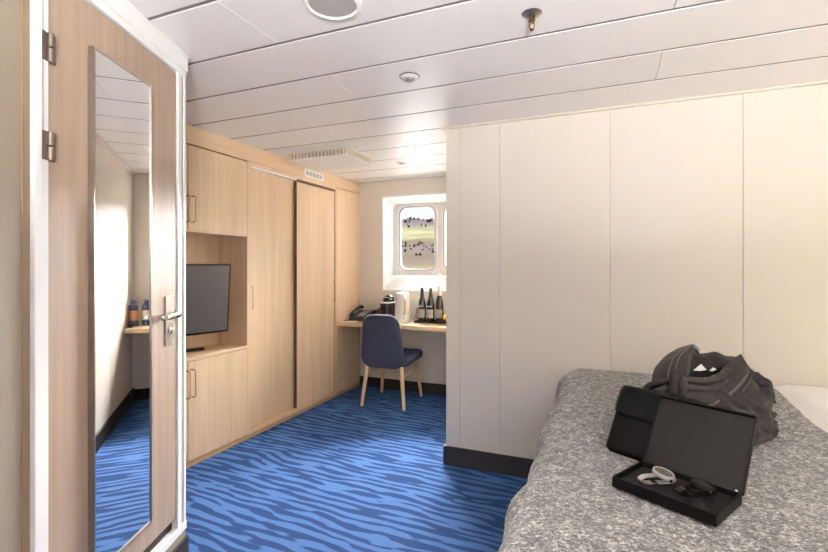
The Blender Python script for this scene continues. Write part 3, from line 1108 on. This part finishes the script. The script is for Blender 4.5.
# fruit dish at the right-hand end
fr = thing('fruit_dish', 'dark dish right of the wine bottles, by the partition edge', 'dish', (-1.36, 4.16, ZD))
bm = nb(); lathe(bm, [(.045, 0), (.05, .004), (.085, .030), (.092, .045), (.088, .045), (.080, .032), (.045, .010), (.002, .008)], 36, cap=False); obj('bowl', bm, 'black_gloss', fr, smooth=True)
for i, (x, y, z, m_, r, lab, cat) in enumerate(((-.035, -.01, .062, 'yellow', .040, 'yellow fruit on the left of the dark dish', 'fruit'), (.035, .02, .062, 'leaf', .036, 'green fruit at the right of the dark dish', 'fruit'), (.0, .0, .118, 'yellow', .038, 'topmost yellow fruit on the dark dish', 'fruit'))):
    f = thing('fruit', lab, cat, (-1.36 + x, 4.16 + y, ZD + z - r * .96), 0, 'fruit in the dish')
    bm = nb()
    lathe(bm, [(r * math.sin(PI * q / 14) * 1.0 + .0005, r * .96 - r * math.cos(PI * q / 14) * (.96 + .03 * math.cos(2 * PI * q / 14))) for q in range(15)], 28)
    obj('flesh', bm, m_, f, smooth=True)
    bm = nb(); tube(bm, [(0, 0, r * 1.92), (.002, 0, r * 2.1)], .002, 6); obj('stem', bm, 'plinth', f)


def flask(x, y, label, square):
    b = thing('water_bottle', label, 'bottle', (x, y, ZD), R(-60), 'blue water bottles on the desk end')
    bm = nb(); lathe(bm, [(.036, 0), (.040, .003), (.040, .052)], 32); obj('base', bm, 'blue', b, smooth=True)
    bm = nb(); lathe(bm, [(.040, .142), (.040, .180), (.034, .198), (.022, .205), (.021, .214)], 32)
    obj('body', bm, 'blue', b, smooth=True)
    bm = nb(); lathe(bm, [(.0405, .052), (.041, .054), (.041, .140), (.0405, .142)], 32); bd = obj('cork_band', bm, 'cork' if not square else 'foil', b, smooth=True)
    bm = nb(); lathe(bm, [(.026, .214), (.027, .217), (.027, .238), (.022, .244), (.003, .245)], 28); cp = obj('cap', bm, 'blue', b, smooth=True)
    bm = nb(); tube(bm, sm([(-.026, 0, .226), (-.052, 0, .220), (-.060, 0, .200), (-.046, 0, .186), (-.030, 0, .205)], 5), .0035, 8); obj('carry_loop', bm, 'blue', cp, smooth=True)
    if square:
        t = bmesh.new()
        vs = []
        for j in range(9):
            a = R(-130 + 60 * j / 8)
            vs.append([t.verts.new((.0414 * math.cos(a), .0414 * math.sin(a), z)) for z in (.085, .128)])
        for p, q in zip(vs, vs[1:]):
            t.faces.new((p[0], q[0], q[1], p[1]))
        obj('dark_label', merge(nb(), t), 'skirt', bd, smooth=True)


flask(-1.016, 4.19, 'blue water bottle with tan cork band nearest the alcove wall', False)
flask(-1.118, 4.21, 'blue water bottle with pale band and dark square label', True)
cu = thing('small_tub', 'small dark tub beside the blue water bottles at the desk end', 'tub', (-1.006, 4.06, ZD))
bm = nb(); lathe(bm, [(.018, 0), (.021, .003), (.021, .030)], 22); obj('tub', bm, 'skirt', cu, smooth=True)
bm = nb(); lathe(bm, [(.022, .030), (.022, .036), (.004, .037)], 22); obj('lid', bm, 'black', cu, smooth=True)

# ------------------------------------------------------------------ chair
ch = thing('desk_chair', 'navy upholstered chair with pale ash legs pushed up to desk', 'chair', (-1.905, 4.02, 0), R(3))


def seat_bend(x, y, z):
    return (x, y, .425 + z + (-.012 if z > 0 else 0) * (1 - (x / .25) ** 2) + .012 * (y / .24))


bm = nb(); pad(bm, rrect(.47, .50, .085, 8, 0, .015, .49), .105, seat_bend, 9, 4.0); obj('seat', bm, 'navy', ch, smooth=True, ang=0)


def back_out(g=0.0):
    return rrect(.43 + 2 * g, .49 + 2 * g, .105 + g, 10, 0, .0, .365 + 2 * g)


def back_bend(x, y, z):
    # x across, y up (0 = middle), z thickness
    rec = -.235 - .055 * ((y + .245) / .49) ** 1.4
    return (x, rec - z + .30 * x * x, .605 + y)


bm = nb(); pad(bm, back_out(), .058, back_bend, 9, 3.5); obj('backrest', bm, 'navy', ch, smooth=True, ang=0)
bm = nb()
op = back_out(.002)
up_ = [p for p in op if p[1] > -.12]
up_.sort(key=lambda p: math.atan2(p[1] + .12, p[0]))
tube(bm, [back_bend(x, y, -.004) for x, y in up_], .0055, 8)
obj('piping', bm, 'piping', ch, smooth=True)
for (x0, y0, x1, y1) in ((-.165, -.19, -.205, -.245), (.165, -.19, .215, -.245), (-.165, .19, -.215, .235), (.165, .19, .215, .235)):
    bm = nb()
    tube(bm, [(x0, y0, .392), (x0 * .2 + x1 * .8, y0 * .2 + y1 * .8, .10), (x1, y1, 0.0)], [.021, .0165, .0135], 16)
    obj('leg', bm, 'oak_leg', ch, smooth=True)
for s in (-1, 1):
    bm = nb(); tube(bm, [(s * .184, -.205, .285), (s * .184, .205, .285)], .009, 10); obj('stretcher', bm, 'oak_leg', ch, smooth=True)

# ------------------------------------------------------------------ bed
BX0, BX1, BY0, BY1 = -.215, 1.98, .86, YP - .018
bed = thing('bed', 'wide bed with white linen pushed against the cream partition', 'bed', ((BX0 + BX1) / 2, (BY0 + BY1) / 2, 0))
bm = nb(); box(bm, (BX0 + .05, BY0 + .04, .05), (BX1, BY1 - .02, .36), .01); obj('base', bm, 'skirt', bed, world=True)
for x in (BX0 + .12, BX1 - .1):
    for y in (BY0 + .1, BY1 - .1):
        bm = nb(); lathe(bm, [(.022, 0), (.028, .05)], 16, Matrix.Translation((x, y, 0))); obj('leg', bm, 'black', bed, world=True)
bm = nb(); box(bm, (BX0, BY0, .36), (BX1, BY1 - .002, .672), .05, None, 5); obj('mattress', bm, 'sheet', bed, smooth=True, world=True, ang=60)

dv = nb()
nx, ny = 60, 60
x0, x1, y0, y1 = .60, BX1 - .02, BY0 - .02, BY1 - .002
for s in (0,):
    g = []
    for i in range(nx + 1):
        row = []
        for j in range(ny + 1):
            x = x0 + (x1 - x0) * i / nx
            y = y0 + (y1 - y0) * j / ny
            e = min(1, (y - y0) / .10) if y - y0 < .10 else 1
            f = min(1, (y1 - y) / .05)
            z = .655 + .038 * min(1, max(0, (x - .74) / .08)) + .018 * math.sqrt(max(0, 1 - (1 - f) ** 2)) + .006 * noise.noise(Vector((x * 5, y * 5, 2)))
            if e < 1:
                z -= .12 * (1 - math.sqrt(1 - (1 - e) ** 2))
            row.append(dv.verts.new((x, y, max(z, .42))))
        g.append(row)
    for a, b in zip(g, g[1:]):
        for j in range(ny):
            dv.faces.new((a[j], b[j], b[j + 1], a[j + 1]))
du = obj('duvet', dv, 'sheet', smooth=True, ang=0)
tag(du, 'smooth white duvet at the head half of bed, under the throw', 'duvet')
so = du.modifiers.new('thick', 'SOLIDIFY'); so.thickness = .006; so.offset = -1

# grey wool throw over the foot of the bed
tb = nb()
nu, nv = 150, 190
TY0, TY1 = BY0 - .06, BY1 + .006
g = []
Zt = .695
for i in range(nu + 1):
    row = []
    L_ = 1.40 * i / nu          # arc length from the right-hand edge towards the foot, then down
    for j in range(nv + 1):
        y = TY0 + (TY1 - TY0) * j / nv
        xe = .745 + .012 * math.sin(y * 5)
        foot = BX0 - .018 + .010 * math.sin(y * 9.0) + .008 * math.sin(y * 23 + 1)
        r = .085
        # corner of the mattress rounds off near the partition
        cy = max(0, (y - (TY1 - .10)) / .10)
        foot += .045 * cy ** 2
        flat = xe - foot - r
        if L_ < flat:
            x, z = xe - L_, Zt
        elif L_ < flat + r * PI / 2:
            a = (L_ - flat) / r
            x, z = foot + r - r * math.sin(a), Zt - r * (1 - math.cos(a))
        else:
            dn = L_ - flat - r * PI / 2
            x, z = foot + .012 * math.sin(y * 14 + dn * 3) * min(1, dn / .1), Zt - r - dn
        z += .005 * noise.noise(Vector((x * 6, y * 6, 1))) + .0025 * noise.noise(Vector((x * 18, y * 18, 4))) + .0016 * noise.noise(Vector((x * 70, y * 70, 7)))
        x += .0022 * noise.noise(Vector((z * 40 + x * 10, y * 40, 5)))
        # sags towards the near corner and rounds down at the partition
        f = min(1, (TY1 - y) / .05)
        z -= .022 * (1 - math.sqrt(max(0, 1 - (1 - f) ** 2)))
        q = min(1, max(0, (y - 2.30) / .45)); z += .011 * q * q * (3 - 2 * q) * (1 if L_ < flat + r * 1.2 else 0)
        if i == 0:
            z -= .004
        row.append(tb.verts.new((x, y, max(z, .03))))
    g.append(row)
for a, b in zip(g, g[1:]):
    for j in range(nv):
        tb.faces.new((a[j], a[j + 1], b[j + 1], b[j]))
th = obj('throw_blanket', tb, 'throw', smooth=True, ang=0)
tag(th, 'grey melange wool throw spread over the foot of the bed', 'blanket')
bm = nb(); tube(bm, [(-.10 + .83 * k / 40, TY1 - .012, .693 + .003 * noise.noise(Vector((k * .4, 2, 1))) + .0045) for k in range(41)], .0035, 8)
hm = obj('hem', bm, 'piping', th, smooth=True); hm['label'] = 'pale hem along the wall side'
so = th.modifiers.new('thick', 'SOLIDIFY'); so.thickness = .009; so.offset = -1

# ------------------------------------------------------------------ gift box with two watches
BA = R(-29.57)
BO = (.014, 1.342, .7025)
BM = Matrix.Translation(BO) @ Matrix.Rotation(BA, 4, 'Z')     # origin at the front left corner; x along the front, y to the back
gb = thing('gift_box', 'open black gift box with charcoal lining lying on the grey throw', 'box', BO, BA)
Lx, Ly, Hz = .246, .165, .028
bm = nb()
box(bm, (0, 0, 0), (Lx, Ly, .004), .001); box(bm, (0, 0, 0), (.005, Ly, Hz), .001); box(bm, (Lx - .005, 0, 0), (Lx, Ly, Hz), .001)
box(bm, (0, 0, 0), (Lx, .005, Hz), .001); box(bm, (0, Ly - .005, 0), (Lx, Ly, Hz), .001)
obj('tray', bm, 'box', gb)
bm = nb(); box(bm, (.005, .005, .004), (Lx - .005, Ly - .005, .014), .001); obj('lining', bm, 'lining', gb)
LM = Matrix.Translation((0, Ly + .001, Hz - .004)) @ Matrix.Rotation(R(57.5), 4, 'X')   # lid plane: x along hinge, y up the lid, z towards the viewer side
ll = .205
bm = nb()
box(bm, (0, 0, -.018), (Lx, ll, -.013), .001, LM); box(bm, (0, 0, -.018), (.004, ll, .0), .001, LM); box(bm, (Lx - .004, 0, -.018), (Lx, ll, .0), .001, LM)
box(bm, (0, ll - .005, -.018), (Lx, ll, .006), .001, LM)
lid = obj('lid', bm, 'box', gb)
bm = nb(); box(bm, (.004, .001, -.013), (Lx - .004, ll - .005, -.006), .001, LM); obj('lid_lining', bm, 'lining', lid)
bm = nb(); lathe(bm, [(.0035, 0), (.0035, .002), (.002, .003)], 12, LM @ Matrix.Translation((Lx - .014, .004, -.005))); obj('magnet', bm, 'chrome', lid)


def watch(cx, cy, label, case, dial, strap, rotz):
    zb = BO[2] + .0145
    p = BM @ Vector((cx, cy, 0))
    w = thing('wristwatch', label, 'watch', (p.x, p.y, zb), BA + R(rotz), 'watches in the gift box')
    # the strap stands as a flattened closed loop, the case leans on top of it
    T = Matrix.Translation((.004, .012, .0262)) @ Matrix.Rotation(R(-9), 4, 'X') @ Matrix.Rotation(R(8), 4, 'Y')
    bm = nb(); lathe(bm, [(.0235, -.004), (.0265, -.002), (.0265, .003), (.0250, .0045), (.0220, .005)], 44, T); obj('case', bm, case, w, smooth=True)
    bm = nb(); lathe(bm, [(.0255, .004), (.0262, .0065), (.0222, .0070), (.0218, .0052)], 44, T, cap=False); obj('bezel', bm, case, w, smooth=True)
    bm = nb(); lathe(bm, [(.0218, .0050), (.0218, .0054), (.001, .0054)], 40, T); dl_ = obj('dial', bm, dial, w)
    bm = nb()
    for k in range(12):
        box(bm, (-.0006, .0165, .0054), (.0006, .0200, .0058), 0, T @ Matrix.Rotation(R(30 * k), 4, 'Z'))
    for (x_, y_) in ((-.009, 0), (.009, 0), (0, -.009)):
        lathe(bm, [(.0055, .0054), (.0055, .0057), (.0045, .0057), (.0045, .0054)], 20, T @ Matrix.Translation((x_, y_, 0)), cap=False)
    obj('markers', bm, 'chrome', dl_)
    bm = nb()
    box(bm, (-.0008, -.003, .0058), (.0008, .013, .0061), 0, T @ Matrix.Rotation(R(-55), 4, 'Z')); box(bm, (-.0006, -.004, .0062), (.0006, .018, .0065), 0, T @ Matrix.Rotation(R(50), 4, 'Z'))
    obj('hands', bm, 'chrome', dl_)
    bm = nb(); tube(bm, [(.026, 0, .0005), (.0335, 0, .0005)], [.0035, .0042], 14, Mx=T); obj('crown', bm, 'chrome', w, smooth=True)
    bm = nb()
    pts = sm([(.001, .034, .0205), (0, .014, .0245), (0, -.014, .0225), (-.001, -.038, .0205), (-.002, -.050, .0125), (-.003, -.040, .0040), (-.003, -.01, .0022), (-.002, .025, .0024), (-.001, .041, .0060), (.0, .044, .014)], 5, True)
    t = bmesh.new()
    n = len(pts)
    rr = []
    for i, p_ in enumerate(pts):
        d = (pts[(i + 1) % n] - pts[i - 1]).normalized()
        nn = Vector((1, 0, 0)).cross(d).normalized() * .0013
        hw = .0088
        rr.append([t.verts.new(p_ + Vector((sx_ * hw, 0, 0)) + nn * sn) for sx_, sn in ((-1, 1), (1, 1), (1, -1), (-1, -1))])
    for i in range(n):
        a, b = rr[i], rr[(i + 1) % n]
        for k in range(4):
            t.faces.new((a[k], a[(k + 1) % 4], b[(k + 1) % 4], b[k]))
    bmesh.ops.recalc_face_normals(t, faces=list(t.faces))
    merge(bm, t)
    obj('strap', bm, strap, w)
    bm = nb(); box(bm, (-.0135, -.018, .0012), (.0095, -.004, .0058), .001); obj('clasp', bm, 'chrome' if case == 'bracelet' else 'black_gloss', w)
    return w


M['bracelet'] = plain('silver bracelet links', srgb(236, 234, 232), .34, .85, vary=.10, scale=300)
M['dial_silver'] = plain('silver grey dial', srgb(120, 116, 114), .3, .6)
M['dial_black'] = plain('black dial', srgb(20, 20, 21), .25)
M['case_black'] = plain('black steel case', srgb(40, 39, 40), .25, .9)
watch(.082, .082, 'silver wristwatch with steel bracelet in the gift box', 'bracelet', 'dial_silver', 'bracelet', -32)
watch(.172, .092, 'black wristwatch with dark dial in the gift box', 'case_black', 'dial_black', 'black_gloss', -32)

# ------------------------------------------------------------------ black pouch leaning behind the box
PB = (-.013, 1.610, .7060)
po = thing('toiletry_pouch', 'black nylon pouch with a fold-over flap leaning behind gift box', 'pouch', PB, BA)
PM = Matrix.Rotation(R(57), 4, 'X')       # x along the bottom, y up the face, z towards the viewer


def pbend(x, y, z):
    return (x, y, z)


bm = nb(); pad(bm, rrect(.245, .215, .018, 5, .1225, .1085), .052, None, 9, 5.0, PM @ Matrix.Translation((0, 0, -.03))); obj('body', bm, 'pouch', po, smooth=True, ang=0)
bm = nb()
t = bmesh.new()
prev = None
prof_f = sm([(.205, -.056), (.222, -.040), (.226, -.020), (.214, -.001), (.180, .004), (.150, .0045), (.122, .003)], 5)
for k in range(25):
    x = .001 + .243 * k / 24
    # the flap's lower corners are rounded
    e = min(x - .001, .244 - x)
    cut = .020 * (1 - min(1, e / .022)) ** 2
    cur = []
    for (y, z, q) in [(prof_f[j][0], prof_f[j][1], j / (len(prof_f) - 1)) for j in range(len(prof_f))]:
        yy = y + (cut * q if q > .6 else 0)
        zz = z - .012 * (1 - min(1, e / .02)) ** 2
        cur.append(t.verts.new(Vector((x, yy, zz + .0035))))
    if prev:
        for a in range(len(cur) - 1):
            t.faces.new((prev[a], cur[a], cur[a + 1], prev[a + 1]))
    prev = cur
merge(bm, t, PM)
fl = obj('flap', bm, 'pouch', po, smooth=True, ang=0)
so = fl.modifiers.new('thick', 'SOLIDIFY'); so.thickness = .004; so.offset = 0
bm = nb()
tube(bm, [PM @ Vector((.004 + .237 * k / 20, .122 + .012 * (abs(k - 10) / 10) ** 6, .0062 - .006 * (abs(k - 10) / 10) ** 6)) for k in range(21)], .0026, 8)
obj('edge_binding', bm, 'black', fl, smooth=True)

# ------------------------------------------------------------------ folded dressing gown
RO = (0.3431, 2.0069, 0.7025)
LAP_L = [[(-0.2461, -0.12, 0.1389), (-0.2361, -0.06, 0.1689), (-0.1992, -0.01, 0.2082), (-0.1426, 0.04, 0.2391), (-0.0743, 0.08, 0.2624), (0.0022, 0.11, 0.2749), (0.0646, 0.16, 0.2439)], [(-0.2367, -0.16, 0.1535), (-0.2287, -0.12, 0.191), (-0.1938, -0.075, 0.2298), (-0.1473, -0.03, 0.2566), (-0.0855, 0.02, 0.2733), (-0.0139, 0.07, 0.2817), (0.0564, 0.14, 0.2496)], [(-0.2114, -0.175, 0.161), (-0.1978, -0.145, 0.2006), (-0.171, -0.11, 0.2374), (-0.1374, -0.07, 0.2609), (-0.0901, -0.02, 0.2731), (-0.0221, 0.05, 0.2794), (0.0543, 0.13, 0.2494)], [(-0.1787, -0.165, 0.1616), (-0.1607, -0.14, 0.1994), (-0.1336, -0.1, 0.2282), (-0.1064, -0.06, 0.2481), (-0.0694, -0.01, 0.2602), (-0.0083, 0.06, 0.2661), (0.0645, 0.14, 0.2395)], [(-0.1407, -0.1, 0.1403), (-0.1123, -0.07, 0.1786), (-0.0777, -0.03, 0.2017), (-0.05, 0.01, 0.2225), (-0.0221, 0.05, 0.2371), (0.0199, 0.1, 0.247), (0.0831, 0.17, 0.2216)]]
COLLAR = [[(0.0316, 0.18, 0.2361), (0.0953, 0.21, 0.2264), (0.133, 0.21, 0.2285), (0.1642, 0.2, 0.2345), (0.1923, 0.18, 0.2238), (0.1976, 0.14, 0.2274), (0.1873, 0.08, 0.2351)], [(-0.0038, 0.12, 0.2313), (0.0646, 0.16, 0.2235), (0.1013, 0.16, 0.2235), (0.1315, 0.15, 0.2356), (0.1586, 0.13, 0.2253), (0.1591, 0.09, 0.2292), (0.1584, 0.05, 0.2448)], [(-0.0274, 0.08, 0.2078), (0.0361, 0.12, 0.2033), (0.0792, 0.125, 0.2103), (0.1119, 0.12, 0.2193), (0.1277, 0.09, 0.2214), (0.1307, 0.06, 0.2236), (0.1329, 0.03, 0.2373)], [(-0.0333, 0.07, 0.1788), (0.0138, 0.09, 0.1782), (0.0594, 0.1, 0.1838), (0.0923, 0.09, 0.19), (0.1065, 0.07, 0.2021), (0.1123, 0.05, 0.2103), (0.1177, 0.03, 0.2221)], [(-0.0274, 0.08, 0.1453), (0.016, 0.1, 0.1443), (0.0657, 0.11, 0.1459), (0.0949, 0.1, 0.1562), (0.1053, 0.08, 0.1726), (0.1114, 0.06, 0.1888), (0.12, 0.05, 0.1988)]]
LAP_R = [[(0.2007, 0.11, 0.2332), (0.1483, 0.08, 0.2195), (0.0941, 0.04, 0.2048), (0.0205, -0.02, 0.1883), (-0.0774, -0.1, 0.179), (-0.1465, -0.145, 0.1733), (-0.1893, -0.16, 0.1704)], [(0.1802, 0.07, 0.2507), (0.118, 0.025, 0.2345), (0.0648, -0.02, 0.2141), (-0.0011, -0.075, 0.1941), (-0.0855, -0.135, 0.1809), (-0.1511, -0.175, 0.1744), (-0.1971, -0.185, 0.1705)], [(0.1561, 0.02, 0.2431), (0.102, -0.03, 0.2237), (0.0453, -0.075, 0.2012), (-0.017, -0.12, 0.1806), (-0.0876, -0.165, 0.165), (-0.1531, -0.2, 0.158), (-0.2018, -0.21, 0.1576)], [(0.1495, -0.01, 0.2268), (0.0988, -0.06, 0.2049), (0.0456, -0.1, 0.1825), (-0.0167, -0.145, 0.163), (-0.0839, -0.185, 0.1471), (-0.1524, -0.22, 0.1409), (-0.2009, -0.225, 0.1424)], [(0.1606, -0.01, 0.2119), (0.1169, -0.055, 0.1893), (0.0597, -0.1, 0.1649), (0.0004, -0.14, 0.1445), (-0.0672, -0.18, 0.1257), (-0.133, -0.21, 0.115), (-0.1854, -0.21, 0.115)]]
SHOULDER = [[(0.2002, 0.06, 0.212), (0.1275, -0.02, 0.192), (0.0701, -0.065, 0.1666), (0.0072, -0.11, 0.1466), (-0.0608, -0.155, 0.1284), (-0.127, -0.19, 0.1121)], [(0.1976, 0.02, 0.194), (0.1313, -0.055, 0.1749), (0.0736, -0.105, 0.1522), (0.0141, -0.145, 0.1323), (-0.0472, -0.18, 0.1156), (-0.1134, -0.21, 0.1019)], [(0.2165, 0.01, 0.17), (0.16, -0.06, 0.1473), (0.1012, -0.115, 0.1271), (0.0444, -0.155, 0.108), (-0.0175, -0.19, 0.0922), (-0.0873, -0.22, 0.0823)], [(0.2544, 0.03, 0.1386), (0.2043, -0.04, 0.1165), (0.1513, -0.095, 0.0931), (0.093, -0.14, 0.0725), (0.0299, -0.175, 0.0571), (-0.0377, -0.2, 0.0492)], [(0.3006, 0.08, 0.0985), (0.2656, 0.02, 0.0695), (0.2115, -0.04, 0.0436), (0.1516, -0.09, 0.0209), (0.0901, -0.13, 0.0072), (0.0239, -0.16, 0.0012)]]
BELT_A = [(-0.2649, -0.06, 0.1185), (-0.2656, -0.09, 0.1588), (-0.2461, -0.12, 0.184), (-0.2299, -0.16, 0.1975), (-0.2109, -0.18, 0.2092), (-0.1615, -0.17, 0.2067), (-0.105, -0.155, 0.1996), (-0.0378, -0.12, 0.2014), (0.0308, -0.07, 0.2144)]
BELT_B = [(-0.2677, -0.08, 0.1064), (-0.2652, -0.11, 0.1361), (-0.249, -0.145, 0.163), (-0.2348, -0.175, 0.1778), (-0.2133, -0.19, 0.1851), (-0.1705, -0.185, 0.1838), (-0.1209, -0.175, 0.1778), (-0.0611, -0.145, 0.1767), (0.0069, -0.1, 0.193)]
KNOT = [(-0.2199, -0.19, 0.1552), (-0.2407, -0.215, 0.1917), (-0.2374, -0.215, 0.221), (-0.219, -0.2, 0.2339), (-0.2161, -0.212, 0.2203), (-0.2224, -0.223, 0.1938), (-0.2186, -0.205, 0.1562)]
TAIL = [(-0.2252, -0.205, 0.1759), (-0.2142, -0.22, 0.1669), (-0.2109, -0.22, 0.1474), (-0.2219, -0.205, 0.1233)]
TAIL2 = [(-0.2465, -0.19, 0.1917), (-0.2703, -0.185, 0.1638), (-0.2825, -0.17, 0.1328), (-0.2857, -0.15, 0.0996)]
SLEEVE = [(0.157, -0.02, 0.1846), (0.1752, -0.035, 0.1699), (0.1821, -0.05, 0.1446), (0.1559, -0.075, 0.1156), (0.1049, -0.11, 0.0942), (0.0553, -0.14, 0.076), (0.0002, -0.16, 0.0621)]
TIP = [(0.1791, -0.02, 0.1404), (0.2123, -0.02, 0.1109), (0.2455, -0.02, 0.0851)]
LABEL = [(-0.0152, 0.055, 0.188), (0.0218, 0.065, 0.2109), (0.0336, 0.05, 0.1911), (0.0099, 0.052, 0.1868)]
LABEL2 = [(0.0528, 0.065, 0.1858), (0.0715, 0.07, 0.1963), (0.0818, 0.065, 0.1897), (0.0631, 0.063, 0.1824)]

ro = thing('bathrobe', 'folded dark taupe bathrobe tied with its belt on the grey throw', 'bathrobe', RO, R(22.65))


def loft(rows, n=5, amp=.003, fr=30.0, seed=0):
    rs = [sm(r, n) for r in rows]
    m = len(rs[0])
    cols = [sm([rs[i][j] for i in range(len(rs))], n) for j in range(m)]
    bm = nb()
    vs = [[bm.verts.new(p) for p in c_] for c_ in cols]
    for a, b in zip(vs, vs[1:]):
        for k in range(len(a) - 1):
            bm.faces.new((a[k], b[k], b[k + 1], a[k + 1]))
    bmesh.ops.recalc_face_normals(bm, faces=list(bm.faces))
    bm.normal_update()
    for v in bm.verts:
        p = v.co
        v.co = p + v.normal * (amp * noise.noise(Vector((p.x * fr, p.y * fr * .6, p.z * fr * .5 + seed))) + amp * .5 * noise.noise(Vector((p.x * fr * 2.2, p.y * fr, p.z * fr + seed * 3))))
    return bm


def cloth(name, bm, mat, parent, th=.008):
    o = obj(name, bm, mat, parent, smooth=True, ang=0)
    s = o.modifiers.new('thick', 'SOLIDIFY'); s.thickness = th; s.offset = -1
    sub(o, 1)
    return o


# the crumpled heap of cloth underneath
bm = nb()
na, nr = 140, 46
rings_ = []
for i in range(nr):
    q = i / nr
    ring = []
    for k in range(na):
        a = 2 * PI * k / na
        ex = math.copysign(abs(math.cos(a)) ** .8, math.cos(a)) * .255
        ey = math.copysign(abs(math.sin(a)) ** .8, math.sin(a)) * .195
        rad = math.cos(q * PI / 2) ** .45
        zz = .004 + .166 * math.sin(q * PI / 2) ** 1.15
        c0, s0 = math.cos(R(28)), math.sin(R(28))
        x, y = -.035 + (ex * c0 - ey * s0) * rad, -.035 + (ex * s0 + ey * c0) * rad
        d = 1 - abs(noise.noise(Vector((ex * 16 + zz * 20, ey * 16 - zz * 8, zz * 18)))) * 2.2
        d2 = noise.noise(Vector((x * 34 + 3, y * 34, zz * 46)))
        k_ = .022 * d + .007 * d2
        dirv = Vector((x + .035, y + .035, .06 + zz * .4)).normalized()
        p = Vector((x, y, zz)) + dirv * (k_ - .012) * min(1, zz / .03)
        p.z -= .05 * math.exp(-((p.x - .005) / .07) ** 2 - ((p.y - .08) / .07) ** 2)
        p.z = max(p.z, .002)
        ring.append(bm.verts.new(p))
    rings_.append(ring)
for a, b in zip(rings_, rings_[1:]):
    for k in range(na):
        bm.faces.new((a[k], a[(k + 1) % na], b[(k + 1) % na], b[k]))
bm.faces.new(rings_[-1]); bm.faces.new(list(reversed(rings_[0])))
o = obj('body', bm, 'robe', ro, smooth=True, ang=0)
sub(o, 1)
cloth('lapel', loft(LAP_L, 5, .003, 28, 1), 'robe', ro)
cloth('collar', loft(COLLAR, 5, .004, 34, 2), 'robe', ro)
cloth('lapel', loft(LAP_R, 5, .0025, 26, 3), 'robe', ro)
cloth('shoulder', loft(SHOULDER, 5, .005, 26, 4), 'robe', ro)


def seam(rows, i, q, name, r=.0022):
    a, b = rows[i], rows[i + 1]
    bm = nb()
    pts = [Vector(p) * (1 - q) + Vector(s) * q + Vector((0, -.007, .006)) for p, s in zip(a, b)]
    pts = sm(pts, 6)[4:]
    tube(bm, pts, [r * min(1, .3 + i * .2) for i in range(len(pts))], 8)
    return obj(name, bm, 'robe_trim', ro, smooth=True)


seam(LAP_L, 1, .35, 'piping'); seam(LAP_L, 1, .85, 'piping')
seam(LAP_R, 3, .55, 'piping', .0042)
seam(SHOULDER, 0, .75, 'piping')
for nm, pts, r, fl_ in (('belt', BELT_A, .0135, .7), ('belt', BELT_B, .0120, .7)):
    bm = nb()
    P = sm(pts, 6)
    tube(bm, P, [r * (.85 + .25 * noise.noise(p * 30)) for p in P], 12, flat=1.0)
    obj(nm, bm, 'robe', ro, smooth=True, ang=0)
bm = nb(); P = sm(KNOT, 6); tube(bm, P, [.0165 * (1 + .15 * math.sin(i * .5)) for i in range(len(P))], 12); obj('knot', bm, 'robe', ro, smooth=True, ang=0)
bm = nb(); P = sm(TAIL, 5); tube(bm, P, .011, 10); P = sm(TAIL2, 5); tube(bm, P, [.011 + .006 * i / len(P) for i in range(len(P))], 10); obj('belt_tail', bm, 'robe', ro, smooth=True, ang=0)
bm = nb(); P = sm(SLEEVE, 6); tube(bm, P, [.019 + .010 * math.sin(PI * i / len(P)) + .003 * math.sin(i * .9) for i in range(len(P))], 16); obj('sleeve', bm, 'robe', ro, smooth=True, ang=0)
bm = nb(); P = sm(TIP, 5); tube(bm, P, [.028 * (1 - .9 * (i / (len(P) - 1)) ** 1.5) for i in range(len(P))], 12); obj('sleeve_tip', bm, 'robe', ro, smooth=True, ang=0)
bm = nb()
for q in (LABEL, LABEL2):
    f_ = bm.faces.new([bm.verts.new(p) for p in q])
o = obj('care_label', bm, 'label', ro); o['label'] = 'white sewn-in label'
s = o.modifiers.new('thick', 'SOLIDIFY'); s.thickness = .0012
